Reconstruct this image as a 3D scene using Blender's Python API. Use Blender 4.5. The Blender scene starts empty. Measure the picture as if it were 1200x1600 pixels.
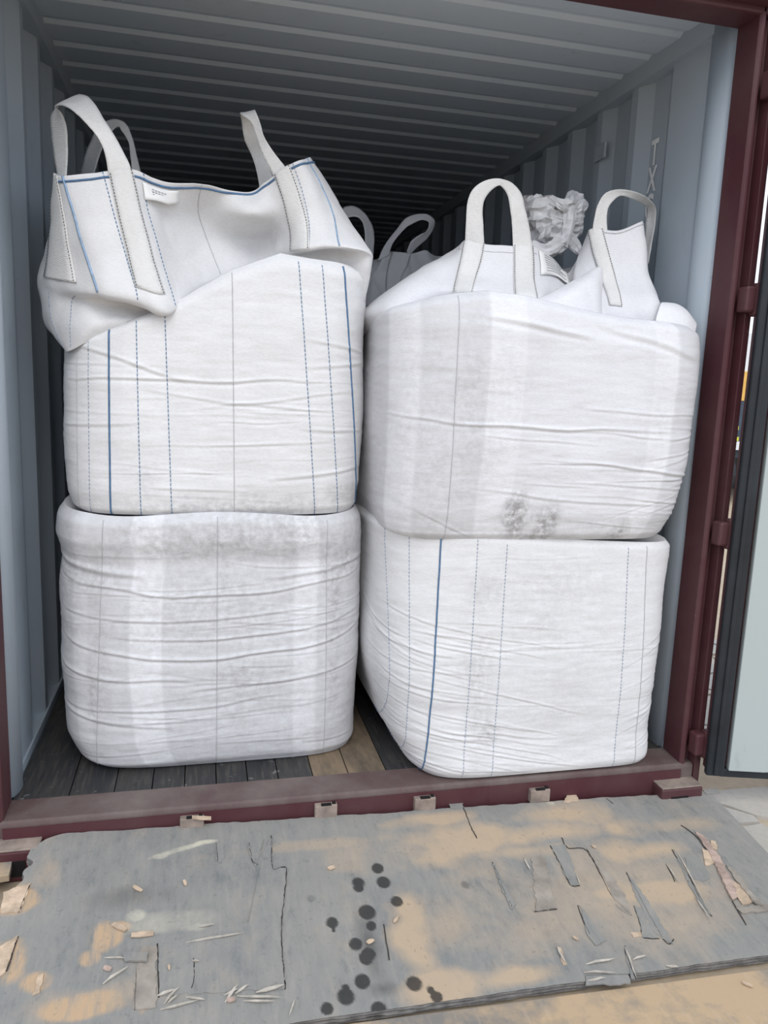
import bpy, math, random
import numpy as np
from mathutils import Matrix, Vector
random.seed(7); rng = np.random.default_rng(7)
S = bpy.context.scene
COL = S.collection

# ------------------------------------------------------------------ camera
CAM = np.array([-.573, -2.36, 1.365]); YAW, PITCH, ROLL, FPX = .2345, -.1675, .0378, 1203.
_F = np.array([math.sin(YAW)*math.cos(PITCH), math.cos(YAW)*math.cos(PITCH), math.sin(PITCH)])
_R = np.array([math.cos(YAW), -math.sin(YAW), 0.]); _U = np.cross(_R, _F)
_R, _U = math.cos(ROLL)*_R+math.sin(ROLL)*_U, -math.sin(ROLL)*_R+math.cos(ROLL)*_U
cd = bpy.data.cameras.new('camera'); cam = bpy.data.objects.new('camera', cd); COL.objects.link(cam)
cd.sensor_fit = 'HORIZONTAL'; cd.sensor_width = 36; cd.lens = FPX*36/1200; cd.clip_start = .05; cd.clip_end = 300
cam.matrix_world = Matrix([[_R[i], _U[i], -_F[i], CAM[i]] for i in range(3)]+[[0, 0, 0, 1]])
S.camera = cam

# ------------------------------------------------------------------ light
w = bpy.data.worlds.new('world'); S.world = w; w.use_nodes = True
bg = w.node_tree.nodes['Background']; bg.inputs[0].default_value = (.82, .885, 1.0, 1); bg.inputs[1].default_value = 1.08
sl = bpy.data.lights.new('sun', 'SUN'); sl.energy = .95; sl.angle = math.radians(35); sl.color = (1, .97, .93)
so = bpy.data.objects.new('sun', sl); COL.objects.link(so)
so.rotation_euler = Vector((.02, .66, -.72)).to_track_quat('-Z', 'Y').to_euler()
S.view_settings.view_transform = 'Standard'; S.view_settings.look = 'None'
S.view_settings.gamma = 1; S.view_settings.use_curve_mapping = False
S.view_settings.exposure = .36

# ------------------------------------------------------------------ helpers
def at(u, v, y=None, z=None, x=None):
    """world point seen at photo position (u,v) on the plane y=, z= or x="""
    d = _F+_R*(u-600)/FPX-_U*(v-800)/FPX
    if y is not None: t = (y-CAM[1])/d[1]
    elif z is not None: t = (z-CAM[2])/d[2]
    else: t = (x-CAM[0])/d[0]
    return CAM+t*d

def tag(o, label=None, cat=None, group=None, kind=None):
    if label: o['label'] = label
    if cat: o['category'] = cat
    if group: o['group'] = group
    if kind: o['kind'] = kind
    return o

def link(name, me, mat, parent=None):
    o = bpy.data.objects.new(name, me); COL.objects.link(o)
    if mat and not me.materials: me.materials.append(mat)
    if parent: o.parent = parent
    return o

def empty(name, loc=(0, 0, 0)):
    o = bpy.data.objects.new(name, None); COL.objects.link(o); o.location = loc; o.empty_display_size = .1
    return o

def pin(o, root):
    """parent o (modelled in world coordinates) under a root that stands elsewhere"""
    o.parent = root; o.matrix_parent_inverse = Matrix.Translation(-Vector(root.location))
    return o

def poly(name, V, Fc, mat, parent=None, smooth=False):
    me = bpy.data.meshes.new(name); me.from_pydata([tuple(map(float, p)) for p in V], [], [tuple(f) for f in Fc]); me.update()
    if smooth: me.polygons.foreach_set('use_smooth', [True]*len(me.polygons))
    return link(name, me, mat, parent)

def gridmesh(name, P, mat, parent=None, closed=False, attrs=None, uv=None, smooth=True):
    nr, nc = P.shape[:2]
    me = bpy.data.meshes.new(name)
    me.vertices.add(nr*nc); me.vertices.foreach_set('co', P.reshape(-1).astype(np.float32))
    i = np.arange(nr-1)[:, None]; m = nc if closed else nc-1; j = np.arange(m)[None, :]; j2 = (j+1) % nc
    q = np.stack([i*nc+j, i*nc+j2, (i+1)*nc+j2, (i+1)*nc+j], -1).reshape(-1, 4)
    nf = len(q); me.loops.add(nf*4); me.polygons.add(nf)
    me.loops.foreach_set('vertex_index', q.reshape(-1).astype(np.int32))
    me.polygons.foreach_set('loop_start', np.arange(0, nf*4, 4, dtype=np.int32))
    me.update(calc_edges=True)
    if uv is not None:
        l = me.uv_layers.new(name='UVMap'); l.data.foreach_set('uv', uv.reshape(-1, 2)[q.reshape(-1)].reshape(-1).astype(np.float32))
    for k, a in (attrs or {}).items():
        t = me.attributes.new(k, 'FLOAT', 'POINT'); t.data.foreach_set('value', a.reshape(-1).astype(np.float32))
    me.validate()
    me.polygons.foreach_set('use_smooth', np.full(len(me.polygons), bool(smooth)))
    return link(name, me, mat, parent)

def solid(o, t, off=-1):
    m = o.modifiers.new('solid', 'SOLIDIFY'); m.thickness = t; m.offset = off; return o

def boxmesh(name, c, s, mat, parent=None, bev=0., rz=0., rx=0.):
    c = np.array(c, float); hx, hy, hz = [k/2 for k in s]
    V = [Vector((x*hx, y*hy, z*hz)) for x in (-1, 1) for y in (-1, 1) for z in (-1, 1)]
    M = Matrix.Rotation(rz, 3, 'Z') @ Matrix.Rotation(rx, 3, 'X')
    V = [M @ v+Vector(c) for v in V]
    Fc = [(0, 1, 3, 2), (4, 6, 7, 5), (0, 4, 5, 1), (2, 3, 7, 6), (0, 2, 6, 4), (1, 5, 7, 3)]
    o = poly(name, V, Fc, mat, parent)
    if bev:
        m = o.modifiers.new('bev', 'BEVEL'); m.width = bev; m.segments = 2
    return o

def extr(name, prof, z0, z1, mat, parent=None, bev=0.):
    """closed xy outline (counter-clockwise) swept from z0 to z1"""
    n = len(prof); V = [(x, y, z0) for x, y in prof]+[(x, y, z1) for x, y in prof]
    Fc = [tuple(reversed(range(n))), tuple(range(n, 2*n))]+[(i, (i+1) % n, n+(i+1) % n, n+i) for i in range(n)]
    o = poly(name, V, Fc, mat, parent)
    if bev:
        m = o.modifiers.new('bev', 'BEVEL'); m.width = bev; m.segments = 2; m.limit_method = 'ANGLE'
    return o

def hash3(i, j, k, s):
    h = (i*374761393+j*668265263+k*2147483647+s*974711) & 0xffffffff
    h = ((h ^ (h >> 13))*1274126177) & 0xffffffff
    return ((h ^ (h >> 16)) & 0xffff)/65535.*2-1
def vnoise(p, s=0):
    """smooth value noise, p (...,3) -> (-1..1)"""
    q = np.floor(p).astype(np.int64); f = p-q; f = f*f*f*(f*(f*6-15)+10); r = 0
    for a in (0, 1):
        for b in (0, 1):
            for c in (0, 1):
                wgt = (f[..., 0] if a else 1-f[..., 0])*(f[..., 1] if b else 1-f[..., 1])*(f[..., 2] if c else 1-f[..., 2])
                r = r+wgt*hash3(q[..., 0]+a, q[..., 1]+b, q[..., 2]+c, s)
    return r
def fbm(p, s=0, o=3):
    return sum(vnoise(p*2**k, s+k)*.5**k for k in range(o))

def cr(ctrl, n, closed=False, axis=0):
    """Catmull-Rom resampling along an axis"""
    A = np.moveaxis(np.asarray(ctrl, float), axis, 0); m = len(A)
    t = np.linspace(0, m if closed else m-1, n, endpoint=not closed); i = np.floor(t).astype(int)
    if not closed: i = np.minimum(i, m-2)
    f = (t-i).reshape((-1,)+(1,)*(A.ndim-1))
    g = (lambda k: A[(i+k) % m]) if closed else (lambda k: A[np.clip(i+k, 0, m-1)])
    a, b, c, d = g(-1), g(0), g(1), g(2)
    R = .5*(2*b+(c-a)*f+(2*a-5*b+4*c-d)*f**2+(3*b-a-3*c+d)*f**3)
    return np.moveaxis(R, 0, axis)

def normals(P, closed):
    if closed: du = np.roll(P, -1, 1)-np.roll(P, 1, 1)
    else: du = np.gradient(P, axis=1)
    dv = np.gradient(P, axis=0); N = np.cross(du, dv)
    return N/(np.linalg.norm(N, axis=-1, keepdims=True)+1e-9)

def tube(path, rad, mat, name, parent=None, flat=1., side=None, dash=None):
    """thread along a path; dash=(on,off) in metres breaks it into stitches"""
    path = np.asarray(path, float); seg = np.linalg.norm(np.diff(path, axis=0), axis=1); L = np.concatenate([[0], np.cumsum(seg)])
    def pt(s): return np.stack([np.interp(s, L, path[:, k]) for k in range(3)], -1)
    runs = []
    if dash:
        s = 0
        while s < L[-1]-dash[0]: runs.append(np.array([s, s+dash[0]])); s += dash[0]+dash[1]
    else: runs.append(np.linspace(0, L[-1], max(2, int(L[-1]/.008))))
    V, Fc = [], []
    for s in runs:
        p = pt(s); t = np.gradient(p, axis=0); t /= np.linalg.norm(t, axis=1, keepdims=True)+1e-9
        a = np.cross(t, np.array([0, 1., .1])); a /= np.linalg.norm(a, axis=1, keepdims=True)+1e-9; b = np.cross(t, a)
        k0 = len(V)
        for q in range(len(p)):
            for e in range(4):
                c, d = math.cos(e*math.pi/2), math.sin(e*math.pi/2)
                V.append(p[q]+a[q]*rad*c+b[q]*rad*d*flat)
        for q in range(len(p)-1):
            for e in range(4):
                Fc.append((k0+q*4+e, k0+q*4+(e+1) % 4, k0+q*4+4+(e+1) % 4, k0+q*4+4+e))
        e = k0+len(p)*4-4; Fc += [(k0+3, k0+2, k0+1, k0), (e, e+1, e+2, e+3)]
    return poly(name, V, Fc, mat, parent, smooth=not dash)

# ------------------------------------------------------------------ materials
class NT:
    def __init__(s, name, rough=.6, metal=0., spec=.3):
        s.m = bpy.data.materials.new(name); s.m.use_nodes = True; s.t = s.m.node_tree; s.b = s.t.nodes['Principled BSDF']
        s.b.inputs['Roughness'].default_value = rough; s.b.inputs['Metallic'].default_value = metal
        s.b.inputs['Specular IOR Level'].default_value = spec
        s.c = s.n('ShaderNodeTexCoord')
    def n(s, ty, **k):
        x = s.t.nodes.new(ty)
        for a, v in k.items(): setattr(x, a, v)
        return x
    def l(s, a, b): s.t.links.new(a, b)
    def coord(s, sc=(1, 1, 1), src='Object'):
        mp = s.n('ShaderNodeMapping'); s.l(s.c.outputs[src], mp.inputs[0]); mp.inputs['Scale'].default_value = sc; return mp.outputs[0]
    def noise(s, scale=5, detail=4, sc=(1, 1, 1), src='Object', rough=.5):
        x = s.n('ShaderNodeTexNoise'); x.inputs['Scale'].default_value = scale; x.inputs['Detail'].default_value = detail
        x.inputs['Roughness'].default_value = rough; s.l(s.coord(sc, src), x.inputs['Vector']); return x.outputs[0]
    def ramp(s, fac, a, b, va=0., vb=1.):
        r = s.n('ShaderNodeMapRange'); s.l(fac, r.inputs[0]); r.inputs[1].default_value = a; r.inputs[2].default_value = b
        r.inputs[3].default_value = va; r.inputs[4].default_value = vb; return r.outputs[0]
    def math(s, op, a, b=None):
        x = s.n('ShaderNodeMath', operation=op)
        for i, q in enumerate((a, b)):
            if q is None: continue
            if isinstance(q, (int, float)): x.inputs[i].default_value = q
            else: s.l(q, x.inputs[i])
        return x.outputs[0]
    def mix(s, f, a, b):
        x = s.n('ShaderNodeMix', data_type='RGBA')
        for k, q in ((0, f), (6, a), (7, b)):
            if isinstance(q, (int, float)): x.inputs[k].default_value = q
            elif isinstance(q, tuple): x.inputs[k].default_value = q+(1,)
            else: s.l(q, x.inputs[k])
        return x.outputs[2]
    def attr(s, nm):
        x = s.n('ShaderNodeAttribute', attribute_name=nm); return x.outputs['Fac']
    def col(s, v):
        if isinstance(v, tuple): s.b.inputs['Base Color'].default_value = v+(1,)
        else: s.l(v, s.b.inputs['Base Color'])
    def bump(s, h, st=.3, d=.01, prev=None):
        x = s.n('ShaderNodeBump'); x.inputs['Strength'].default_value = st; x.inputs['Distance'].default_value = d
        s.l(h, x.inputs['Height'])
        if prev is not None: s.l(prev, x.inputs['Normal'])
        s.l(x.outputs[0], s.b.inputs['Normal']); return x.outputs[0]

def mat_fabric(name, base, dirtc=(.30, .29, .29), weave=.35):
    t = NT(name, .62, 0, .25)
    n1 = t.noise(9, 5); n2 = t.noise(90, 3, (1, 1, .35)); n3 = t.noise(240, 2, (.35, .35, 1.))
    c = t.mix(t.ramp(n1, .35, .7), base, tuple(k*.93 for k in base))
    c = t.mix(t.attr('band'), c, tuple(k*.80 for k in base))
    c = t.mix(t.ramp(n3, .45, .62, 0, .12), c, tuple(k*.6 for k in base))
    d = t.math('MULTIPLY', t.attr('dirt'), t.ramp(t.noise(42, 6, (1, 1, 1), rough=.65), .36, .66))
    d = t.math('MINIMUM', d, .85)
    t.col(t.mix(d, c, dirtc))
    b = t.bump(n3, weave*.7, .003); t.bump(n2, .07, .004, b)
    return t.m

def mat_plain(name, c, rough=.6, metal=0, var=.15, scale=12, spec=.3, bump=0.):
    t = NT(name, rough, metal, spec); n = t.noise(scale, 5)
    t.col(t.mix(t.ramp(n, .3, .7), tuple(k*(1-var) for k in c), tuple(min(1, k*(1+var)) for k in c)))
    if bump: t.bump(t.noise(scale*6, 3), bump, .005)
    return t.m

def mat_paint(name, c, dust, amt, scr=(.3, .25, .22), rough=.5):
    """old painted steel: dust film, scuffs, streaks"""
    t = NT(name, rough, 0, .4)
    n1 = t.noise(3, 6, rough=.65); n2 = t.noise(14, 6, (1, 1, .25), rough=.7); n3 = t.noise(60, 4, (1, 1, .6))
    k = t.mix(t.ramp(n1, .4, .75, 0, amt), c, dust)
    k = t.mix(t.ramp(n2, .6, .78, 0, .45), k, tuple(a*.6 for a in c))
    k = t.mix(t.ramp(n3, .72, .8, 0, .5), k, scr)
    t.col(k); t.bump(n2, .12, .004); return t.m

M = {}
M['fab_a'] = mat_fabric('woven_fabric_a', (.785, .785, .79))
M['fab_b'] = mat_fabric('woven_fabric_b', (.78, .78, .80))
M['fab_back'] = mat_fabric('woven_fabric_c', (.78, .78, .80))
M['strap'] = mat_fabric('strap_webbing', (.78, .775, .76), weave=.8)
_t = M['strap'].node_tree; _w = _t.nodes.new('ShaderNodeTexWave'); _w.wave_type = 'BANDS'; _w.bands_direction = 'DIAGONAL'; _w.inputs['Scale'].default_value = 110; _w.inputs['Distortion'].default_value = 1.5
_c = [n for n in _t.nodes if n.type == 'TEX_COORD'][0]; _t.links.new(_c.outputs['Object'], _w.inputs['Vector'])
_b = _t.nodes.new('ShaderNodeBump'); _b.inputs['Strength'].default_value = .4; _b.inputs['Distance'].default_value = .002; _t.links.new(_w.outputs[1], _b.inputs['Height'])
_p = _t.nodes['Principled BSDF']; _t.links.new(_p.inputs['Normal'].links[0].from_socket, _b.inputs['Normal']); _t.links.new(_b.outputs[0], _p.inputs['Normal'])
M['liner'] = mat_plain('liner_film', (.78, .78, .79), .35, 0, .1, 20, .5)
M['blue'] = mat_plain('blue_thread', (.10, .19, .33), .7, 0, .2, 60)
M['lblue'] = mat_plain('pale_blue_thread', (.30, .42, .58), .7, 0, .2, 60)
M['thin'] = mat_plain('slate_thread', (.28, .33, .43), .7, 0, .2, 60)
M['faint'] = mat_plain('grey_thread', (.55, .55, .56), .7, 0, .1, 60)
M['black'] = mat_plain('black_thread', (.06, .06, .07), .7, 0, .2, 60)
M['paper'] = mat_plain('label_paper', (.85, .85, .84), .5, 0, .03)
M['ink'] = mat_plain('label_ink', (.25, .26, .28), .6, 0, .05)
M['red'] = mat_paint('maroon_paint', (.075, .022, .028), (.13, .08, .075), .45, (.22, .14, .12))
M['sillred'] = mat_paint('worn_maroon_paint', (.10, .062, .060), (.19, .16, .145), .95, (.25, .2, .17), .65)
M['grey'] = mat_paint('grey_paint', (.43, .495, .555), (.47, .52, .56), .6, (.3, .3, .29))
M['roof'] = mat_paint('roof_paint_haze_tint', (.60, .68, .76), (.64, .70, .75), .5, (.42, .44, .46))  # container grey lightened and blued: bluish haze under the roof put into the colour
M['greylight'] = mat_paint('pale_grey_paint', (.44, .49, .48), (.47, .51, .49), .3, (.45, .45, .43))
M['gasket'] = mat_plain('black_rubber', (.018, .022, .027), .45, 0, .3, 8, .4)
M['dust'] = mat_plain('dusty_steel', (.28, .225, .19), .75, 0, .3, 25)
M['hole'] = mat_plain('dark_void', (.012, .01, .01), .9, 0, .1)
M['letter'] = mat_plain('stencil_white', (.90, .92, .92), .6, 0, .1)

# ------------------------------------------------------------------ container
W, H, LEN = 1.17, 2.57, 12.0
GZ = -.165                                     # yard level
def corr(length, start, flat_in, slope, flat_out, depth):
    out = [(start, 0.)]; y = start
    while y < length:
        for d, o in ((flat_in, 0.), (slope, depth), (flat_out, depth), (slope, 0.)):
            y += d; out.append((y, o))
    return out
def side_wall(sgn, name, lab):
    pr = [(.11, 0.), (.45, 0.)]+[(y, d) for y, d in corr(LEN, .45, .05, .068, .11, .036)]
    V, Fc = [], []
    for y, d in pr:
        V += [(sgn*(W+.012+d), y, 0.), (sgn*(W+.012+d), y, 2.62)]
    for i in range(len(pr)-1):
        f = (2*i, 2*i+2, 2*i+3, 2*i+1); Fc.append(f if sgn < 0 else f[::-1])
    o = poly(name, V, Fc, M['grey']); solid(o, .004, -1); tag(o, lab, kind='structure')
    r = boxmesh('top_rail', (sgn*(W+.025), LEN/2+.05, 2.645), (.07, LEN, .09), M['grey'], o)
    b = boxmesh('bottom_rail', (sgn*(W+.04), LEN/2+.05, -.02), (.07, LEN, .09), M['grey'], o)
    return o
wl = side_wall(-1, 'wall_left', 'grey corrugated steel side wall left of the bags')
wr = side_wall(1, 'wall_right', 'grey corrugated steel side wall right of the bags with stencilled letters')
def corr2(length):
    out = [(.14, 0.)]; y = .17
    while y < length:
        for d, o in ((0, 0.), (.030, .012), (.012, .013), (.020, .001), (.148, .0)): y += d; out.append((y, o))
    return out
# ceiling: pressed steel corrugations running across
pr = corr2(LEN)
V, Fc = [], []
for y, d in pr: V += [(-W-.02, y, 2.67+d), (W+.02, y, 2.67+d)]
for i in range(len(pr)-1): Fc.append((2*i, 2*i+2, 2*i+3, 2*i+1))
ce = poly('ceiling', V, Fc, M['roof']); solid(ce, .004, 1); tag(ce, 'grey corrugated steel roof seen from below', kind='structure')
bw = boxmesh('wall_back', (0, LEN+.03, 1.3), (2.5, .05, 2.8), M['grey']); tag(bw, 'dark far end wall of the container', kind='structure')
# header beam
hd = boxmesh('trim_1', (0, .06, 2.67), (2.6, .12, .2), M['red'], bev=.008); tag(hd, 'maroon steel header beam over the container opening', kind='structure')
boxmesh('gutter_lip', (0, -.02, 2.60), (2.6, .04, .02), M['red'], hd)
# corner posts
def post(sgn, name, lab):
    pf = [(W, .115), (W, .008), (W+.008, 0), (W+.018, 0), (W+.022, .03), (W+.05, .03), (W+.054, -.012), (W+.078, -.012), (W+.078, .15), (W+.01, .15), (W+.01, .115)]
    if sgn < 0: pf = [(-x, y) for x, y in reversed(pf)]
    pf = pf[::-1] if sgn > 0 else pf[::-1]
    a = sum(pf[i][0]*pf[(i+1) % len(pf)][1]-pf[(i+1) % len(pf)][0]*pf[i][1] for i in range(len(pf)))
    if a < 0: pf = pf[::-1]
    o = extr(name, pf, -.15, 2.6, M['red'], bev=.002); tag(o, lab, kind='structure')
    # grey painted rounded inner post behind it
    n = 9; p2 = [(W+.014, .115)]+[(W+.014-.03*math.sin(math.pi*k/(n-1))**.6, .118+.15*k/(n-1)) for k in range(n)]+[(W+.05, .27), (W+.05, .115)]
    if sgn < 0: p2 = [(-x, y) for x, y in p2]
    a = sum(p2[i][0]*p2[(i+1) % len(p2)][1]-p2[(i+1) % len(p2)][0]*p2[i][1] for i in range(len(p2)))
    if a < 0: p2 = p2[::-1]
    g = extr('inner_post', p2, 0, 2.63, M['grey'], o)
    me = g.data
    for p in me.polygons: p.use_smooth = len(p.vertices) == 4
    return o
p_l = post(-1, 'trim_2', 'maroon steel corner post at the left edge of the opening')
p_r = post(1, 'trim_3', 'maroon steel corner post at the right of the opening beside the open door')
# sill
pf = [(.115, .0), (.004, -.006), (-.004, -.012), (-.006, -.02), (-.004, -.155), (.06, -.155), (.06, -.05), (.115, -.05)]
V = [(-W-.05, y, z) for y, z in pf]+[(W+.05, y, z) for y, z in pf]; n = len(pf)
Fc = [tuple(range(n)), tuple(reversed(range(n, 2*n)))]+[(i, n+i, n+(i+1) % n, (i+1) % n) for i in range(n)]
sill = poly('trim_4', V, Fc, M['sillred']); tag(sill, 'worn maroon steel door sill along the container floor edge', kind='structure')
boxmesh('sill_face', (0, -.008, -.088), (2*W, .006, .125), M['red'], sill)
for u, v in ((300, 1277), (510, 1257), (665, 1246), (845, 1233)):
    c = at(u, v, y=-.03)
    k = boxmesh('cam_keeper', (c[0], -.020, c[2]-.028), (.075, .026, .05), M['dust'], sill, .004)
    boxmesh('keeper_slot', (c[0], -.026, c[2]-.0025), (.034, .012, .006), M['hole'], k)
    boxmesh('keeper_hole', (c[0]+.027, -.020, c[2]-.0025), (.012, .012, .006), M['hole'], k)
for sgn in (-1, 1):
    c = boxmesh('corner_casting', (sgn*1.14, -.035, -.115), (.17, .075, .1), M['red'], sill, .006)
    boxmesh('casting_top', (sgn*1.14, -.035, -.062), (.165, .072, .006), M['dust'], c, .002)
    boxmesh('casting_hole', (sgn*1.13, -.073, -.12), (.07, .004, .05), M['hole'], c)
# floor
fl = boxmesh('floor', (0, LEN/2+.11, -.055), (2*W+.02, LEN, .05), M['hole']); tag(fl, 'dark stained plank floor of the container', kind='structure')
tf = NT('floor_board', .55, 0, .35)
n1 = tf.noise(2.5, 6, (3, 1, 1), rough=.65); n2 = tf.noise(30, 5, (3, .25, 1)); n3 = tf.noise(26, 4)
k = tf.mix(tf.ramp(n1, .35, .7), (.022, .024, .028), (.055, .052, .048)); k = tf.mix(tf.ramp(n2, .5, .75, 0, .5), k, (.12, .105, .09))
k = tf.mix(tf.ramp(n3, .66, .72, 0, .7), k, (.22, .22, .21)); tf.col(k); tf.bump(n2, .2, .004); M['board'] = tf.m
tf = NT('floor_board_tan', .7, 0, .25)
n1 = tf.noise(3, 6, (3, 1, 1), rough=.65); n2 = tf.noise(30, 5, (3, .25, 1))
k = tf.mix(tf.ramp(n1, .3, .62), (.05, .045, .042), (.24, .18, .12)); k = tf.mix(tf.ramp(n2, .5, .75, 0, .4), k, (.10, .085, .07)); tf.col(k); tf.bump(n2, .2, .004); M['boardtan'] = tf.m
xs = [-W, -1.0, -.86, -.74, -.635, -.53, -.425, -.32, -.2, -.075, .062, .2, .34, .48, .62, .76, .9, 1.04, W]
for i in range(len(xs)-1):
    a, b = xs[i]+.0016, xs[i+1]-.0016
    boxmesh('plank', ((a+b)/2, .116+2.4, -.016+random.uniform(-.0015, .0)), (b-a, 4.8, .032), M['boardtan'] if i in (8, 9) else M['board'], fl, .0015)
# stencilled letters running down the right wall
def letter(ch, y, z, h, parent, xw):
    cu = bpy.data.curves.new('letter', 'FONT'); cu.body = ch; cu.size = h*1.4; cu.extrude = .0006; cu.align_x = 'CENTER'; cu.offset = .003
    t = bpy.data.objects.new('tmp', cu); COL.objects.link(t); dg = bpy.context.evaluated_depsgraph_get()
    me = bpy.data.meshes.new_from_object(t.evaluated_get(dg)); bpy.data.objects.remove(t)
    me.name = 'letter'; o = link('letter', me, M['letter'], parent)
    # local x -> -y (reads from inside), local y -> z, faces -x
    o.matrix_local = Matrix([[0, 0, -1, xw], [-.62, 0, 0, y], [0, 1, 0, z], [0, 0, 0, 1]])
    return o
for ch, pv in (('T', 257), ('X', 299), ('G', 342)):
    p = at(1021-(pv-257)*.1, pv, x=1.2125)
    letter(ch, p[1], p[2], .098, wr, 1.2128)
boxmesh('vent_cover', (1.172, 1.02, 2.42), (.012, .10, .07), M['grey'], wr, .01)

# ------------------------------------------------------------------ open door
dr = empty('door_1', (1.243, -.058, -.01)); tag(dr, 'pale grey container door swung open at the right with black rubber gasket', kind='structure')
DA = math.radians(-15.5)
dr.rotation_euler = (0, 0, DA)
DW, DH = 1.15, 2.57
def dbox(name, x0, x1, y0, y1, z0, z1, mat, parent=dr, bev=.003):
    return boxmesh(name, ((x0+x1)/2, (y0+y1)/2, (z0+z1)/2), (x1-x0, y1-y0, z1-z0), mat, parent, bev)
dbox('door_edge', .0, DW, .0, .045, 0, DH, M['red'])
for a in ((.0, .05, 0, DH), (DW-.05, DW, 0, DH)):
    dbox('gasket', a[0]-.012, a[1]+.004, -.028, .002, a[2]-.008, a[3], M['gasket'], dr, .008)
dbox('gasket', .04, DW-.04, -.02, .002, -.012, .02, M['gasket'], dr, .004); dbox('gasket', .04, DW-.04, -.02, .002, DH-.03, DH, M['gasket'], dr, .004)
dbox('gasket_lip', .012, .026, -.036, -.02, 0, DH, M['gasket'], dr, .004)
for a in ((.066, .20), (DW-.16, DW-.055)): dbox('frame_stile', a[0], a[1], -.03, .0, .018, DH-.03, M['greylight'])
dbox('frame_rail', .15, DW-.15, -.028, .0, .018, .085, M['greylight']); dbox('frame_rail', .15, DW-.15, -.028, .0, DH-.12, DH-.03, M['greylight'])
# horizontally corrugated panel between the stiles
pz = [(.085, -.002)]; z = .085
while z < DH-.3:
    for d, o in ((.10, -.002), (.03, -.03), (.16, -.03), (.03, -.002)): z += d; pz.append((z, o))
pz.append((DH-.1, -.002)); V = []
for z, y in pz: V += [(.195, y-.002, z), (DW-.15, y-.002, z)]
poly('corrugated_panel', V, [(2*i, 2*i+1, 2*i+3, 2*i+2) for i in range(len(pz)-1)], M['greylight'], dr)
# hinges joining post and door
for u, v in ((1090, 1162), (1124, 834), (1168, 468), (1200, 130)):
    c = at(u, v, y=-.03)
    boxmesh('hinge', (1.232, -.022, c[2]), (.075, .05, .085), M['red'], p_r, .008)
    boxmesh('hinge_pin', (1.242, -.034, c[2]), (.026, .034, .11), M['red'], p_r, .008)

# ------------------------------------------------------------------ yard
tg = NT('sandy_ground', .9, 0, .15)
n1 = tg.noise(1.2, 6, rough=.6); n2 = tg.noise(25, 5)
k = tg.mix(tg.ramp(n1, .3, .7), (.42, .33, .23), (.50, .42, .32)); k = tg.mix(tg.ramp(n2, .4, .8, 0, .4), k, (.30, .25, .2)); tg.col(k); tg.bump(n2, .4, .01); M['sand'] = tg.m
ts = NT('paving_stone', .85, 0, .2)
n1 = ts.noise(2.0, 5, rough=.6); n2 = ts.noise(40, 4)
k = ts.mix(ts.ramp(n1, .32, .62), (.36, .36, .35), (.47, .43, .37)); k = ts.mix(ts.ramp(n2, .5, .8, 0, .35), k, (.25, .24, .22)); ts.col(k); ts.bump(n2, .3, .006); M['stone'] = ts.m
gr = poly('ground', [(-60, -60, GZ), (60, -60, GZ), (60, 90, GZ), (-60, 90, GZ)], [(0, 1, 2, 3)], M['sand']); tag(gr, 'sandy paved yard in front of the container', kind='structure')
# irregular paving slabs beside the ramp
gx, gy = np.meshgrid(np.arange(9), np.arange(15), indexing='ij')
GP = np.stack([1.0+gx*.30+(gy % 2)*.12, -2.0+gy*.26, gx*0.], -1)+np.stack([rng.uniform(-.09, .09, gx.shape), rng.uniform(-.08, .08, gx.shape), gx*0.], -1)
for i in range(8):
    for j in range(14):
        q = np.array([GP[i, j], GP[i+1, j], GP[i+1, j+1], GP[i, j+1]])[:, :2]; c = q.mean(0)
        if c[0] < 1.62 and c[1] > .0: continue
        pts = []
        for k in range(4):
            a, b = q[k], q[(k+1) % 4]
            pts += [a*.82+b*.18, (a+b)/2+rng.uniform(-.012, .012, 2), a*.18+b*.82]
        pts = [c+(p-c)*.965 for p in pts]; h = GZ+.012+rng.uniform(0, .004)
        n = len(pts); V = [(p[0], p[1], GZ-.01) for p in pts]+[(*(c+(p-c)*.985), h) for p in pts]
        poly('paving_stone', V, [tuple(range(n, 2*n))]+[(k, (k+1) % n, n+(k+1) % n, n+k) for k in range(n)], M['stone'], gr)

# ------------------------------------------------------------------ plywood ramp
BL, BR, FL_, FR_ = np.array([-1.075, -.012, -.052]), np.array([1.275, -.045, -.103]), np.array([-1.20, -.765, -.132]), np.array([1.19, -.80, -.130])
def ramp_pt(s, t):
    s = np.asarray(s)[..., None]; t = np.asarray(t)[..., None]
    return (BL*(1-s)+BR*s)*(1-t)+(FL_*(1-s)+FR_*s)*t
_n = np.cross(FL_-BL, BR-BL); _n /= np.linalg.norm(_n); _n = _n if _n[2] > 0 else -_n
def on_ramp(u, v, off=0.):
    d = _F+_R*(u-600)/FPX-_U*(v-800)/FPX
    p0 = (BL+BR+FL_+FR_)/4; t = ((p0-CAM)@_n)/(d@_n); p = CAM+t*d
    for _ in range(3):                           # the sheet is slightly twisted: settle on the true height
        z = ramp_z(p[0], p[1]); t = (z-CAM[2])/d[2]; p = CAM+t*d
    return p+_n*off
def ramp_st(x, y):
    s, t = .5, .5
    for _ in range(6):
        p = ramp_pt(s, t); ds = ramp_pt(s+.01, t)-p; dt = ramp_pt(s, t+.01)-p
        A = np.array([[ds[0], dt[0]], [ds[1], dt[1]]])/.01; r = np.linalg.solve(A, [x-p[0], y-p[1]]); s += r[0]; t += r[1]
    return s, t
def ramp_z(x, y): return ramp_pt(*ramp_st(x, y))[2]

ns, nt = 520, 170
s_, t_ = np.meshgrid(np.linspace(0, 1, ns), np.linspace(0, 1, nt))
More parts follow.
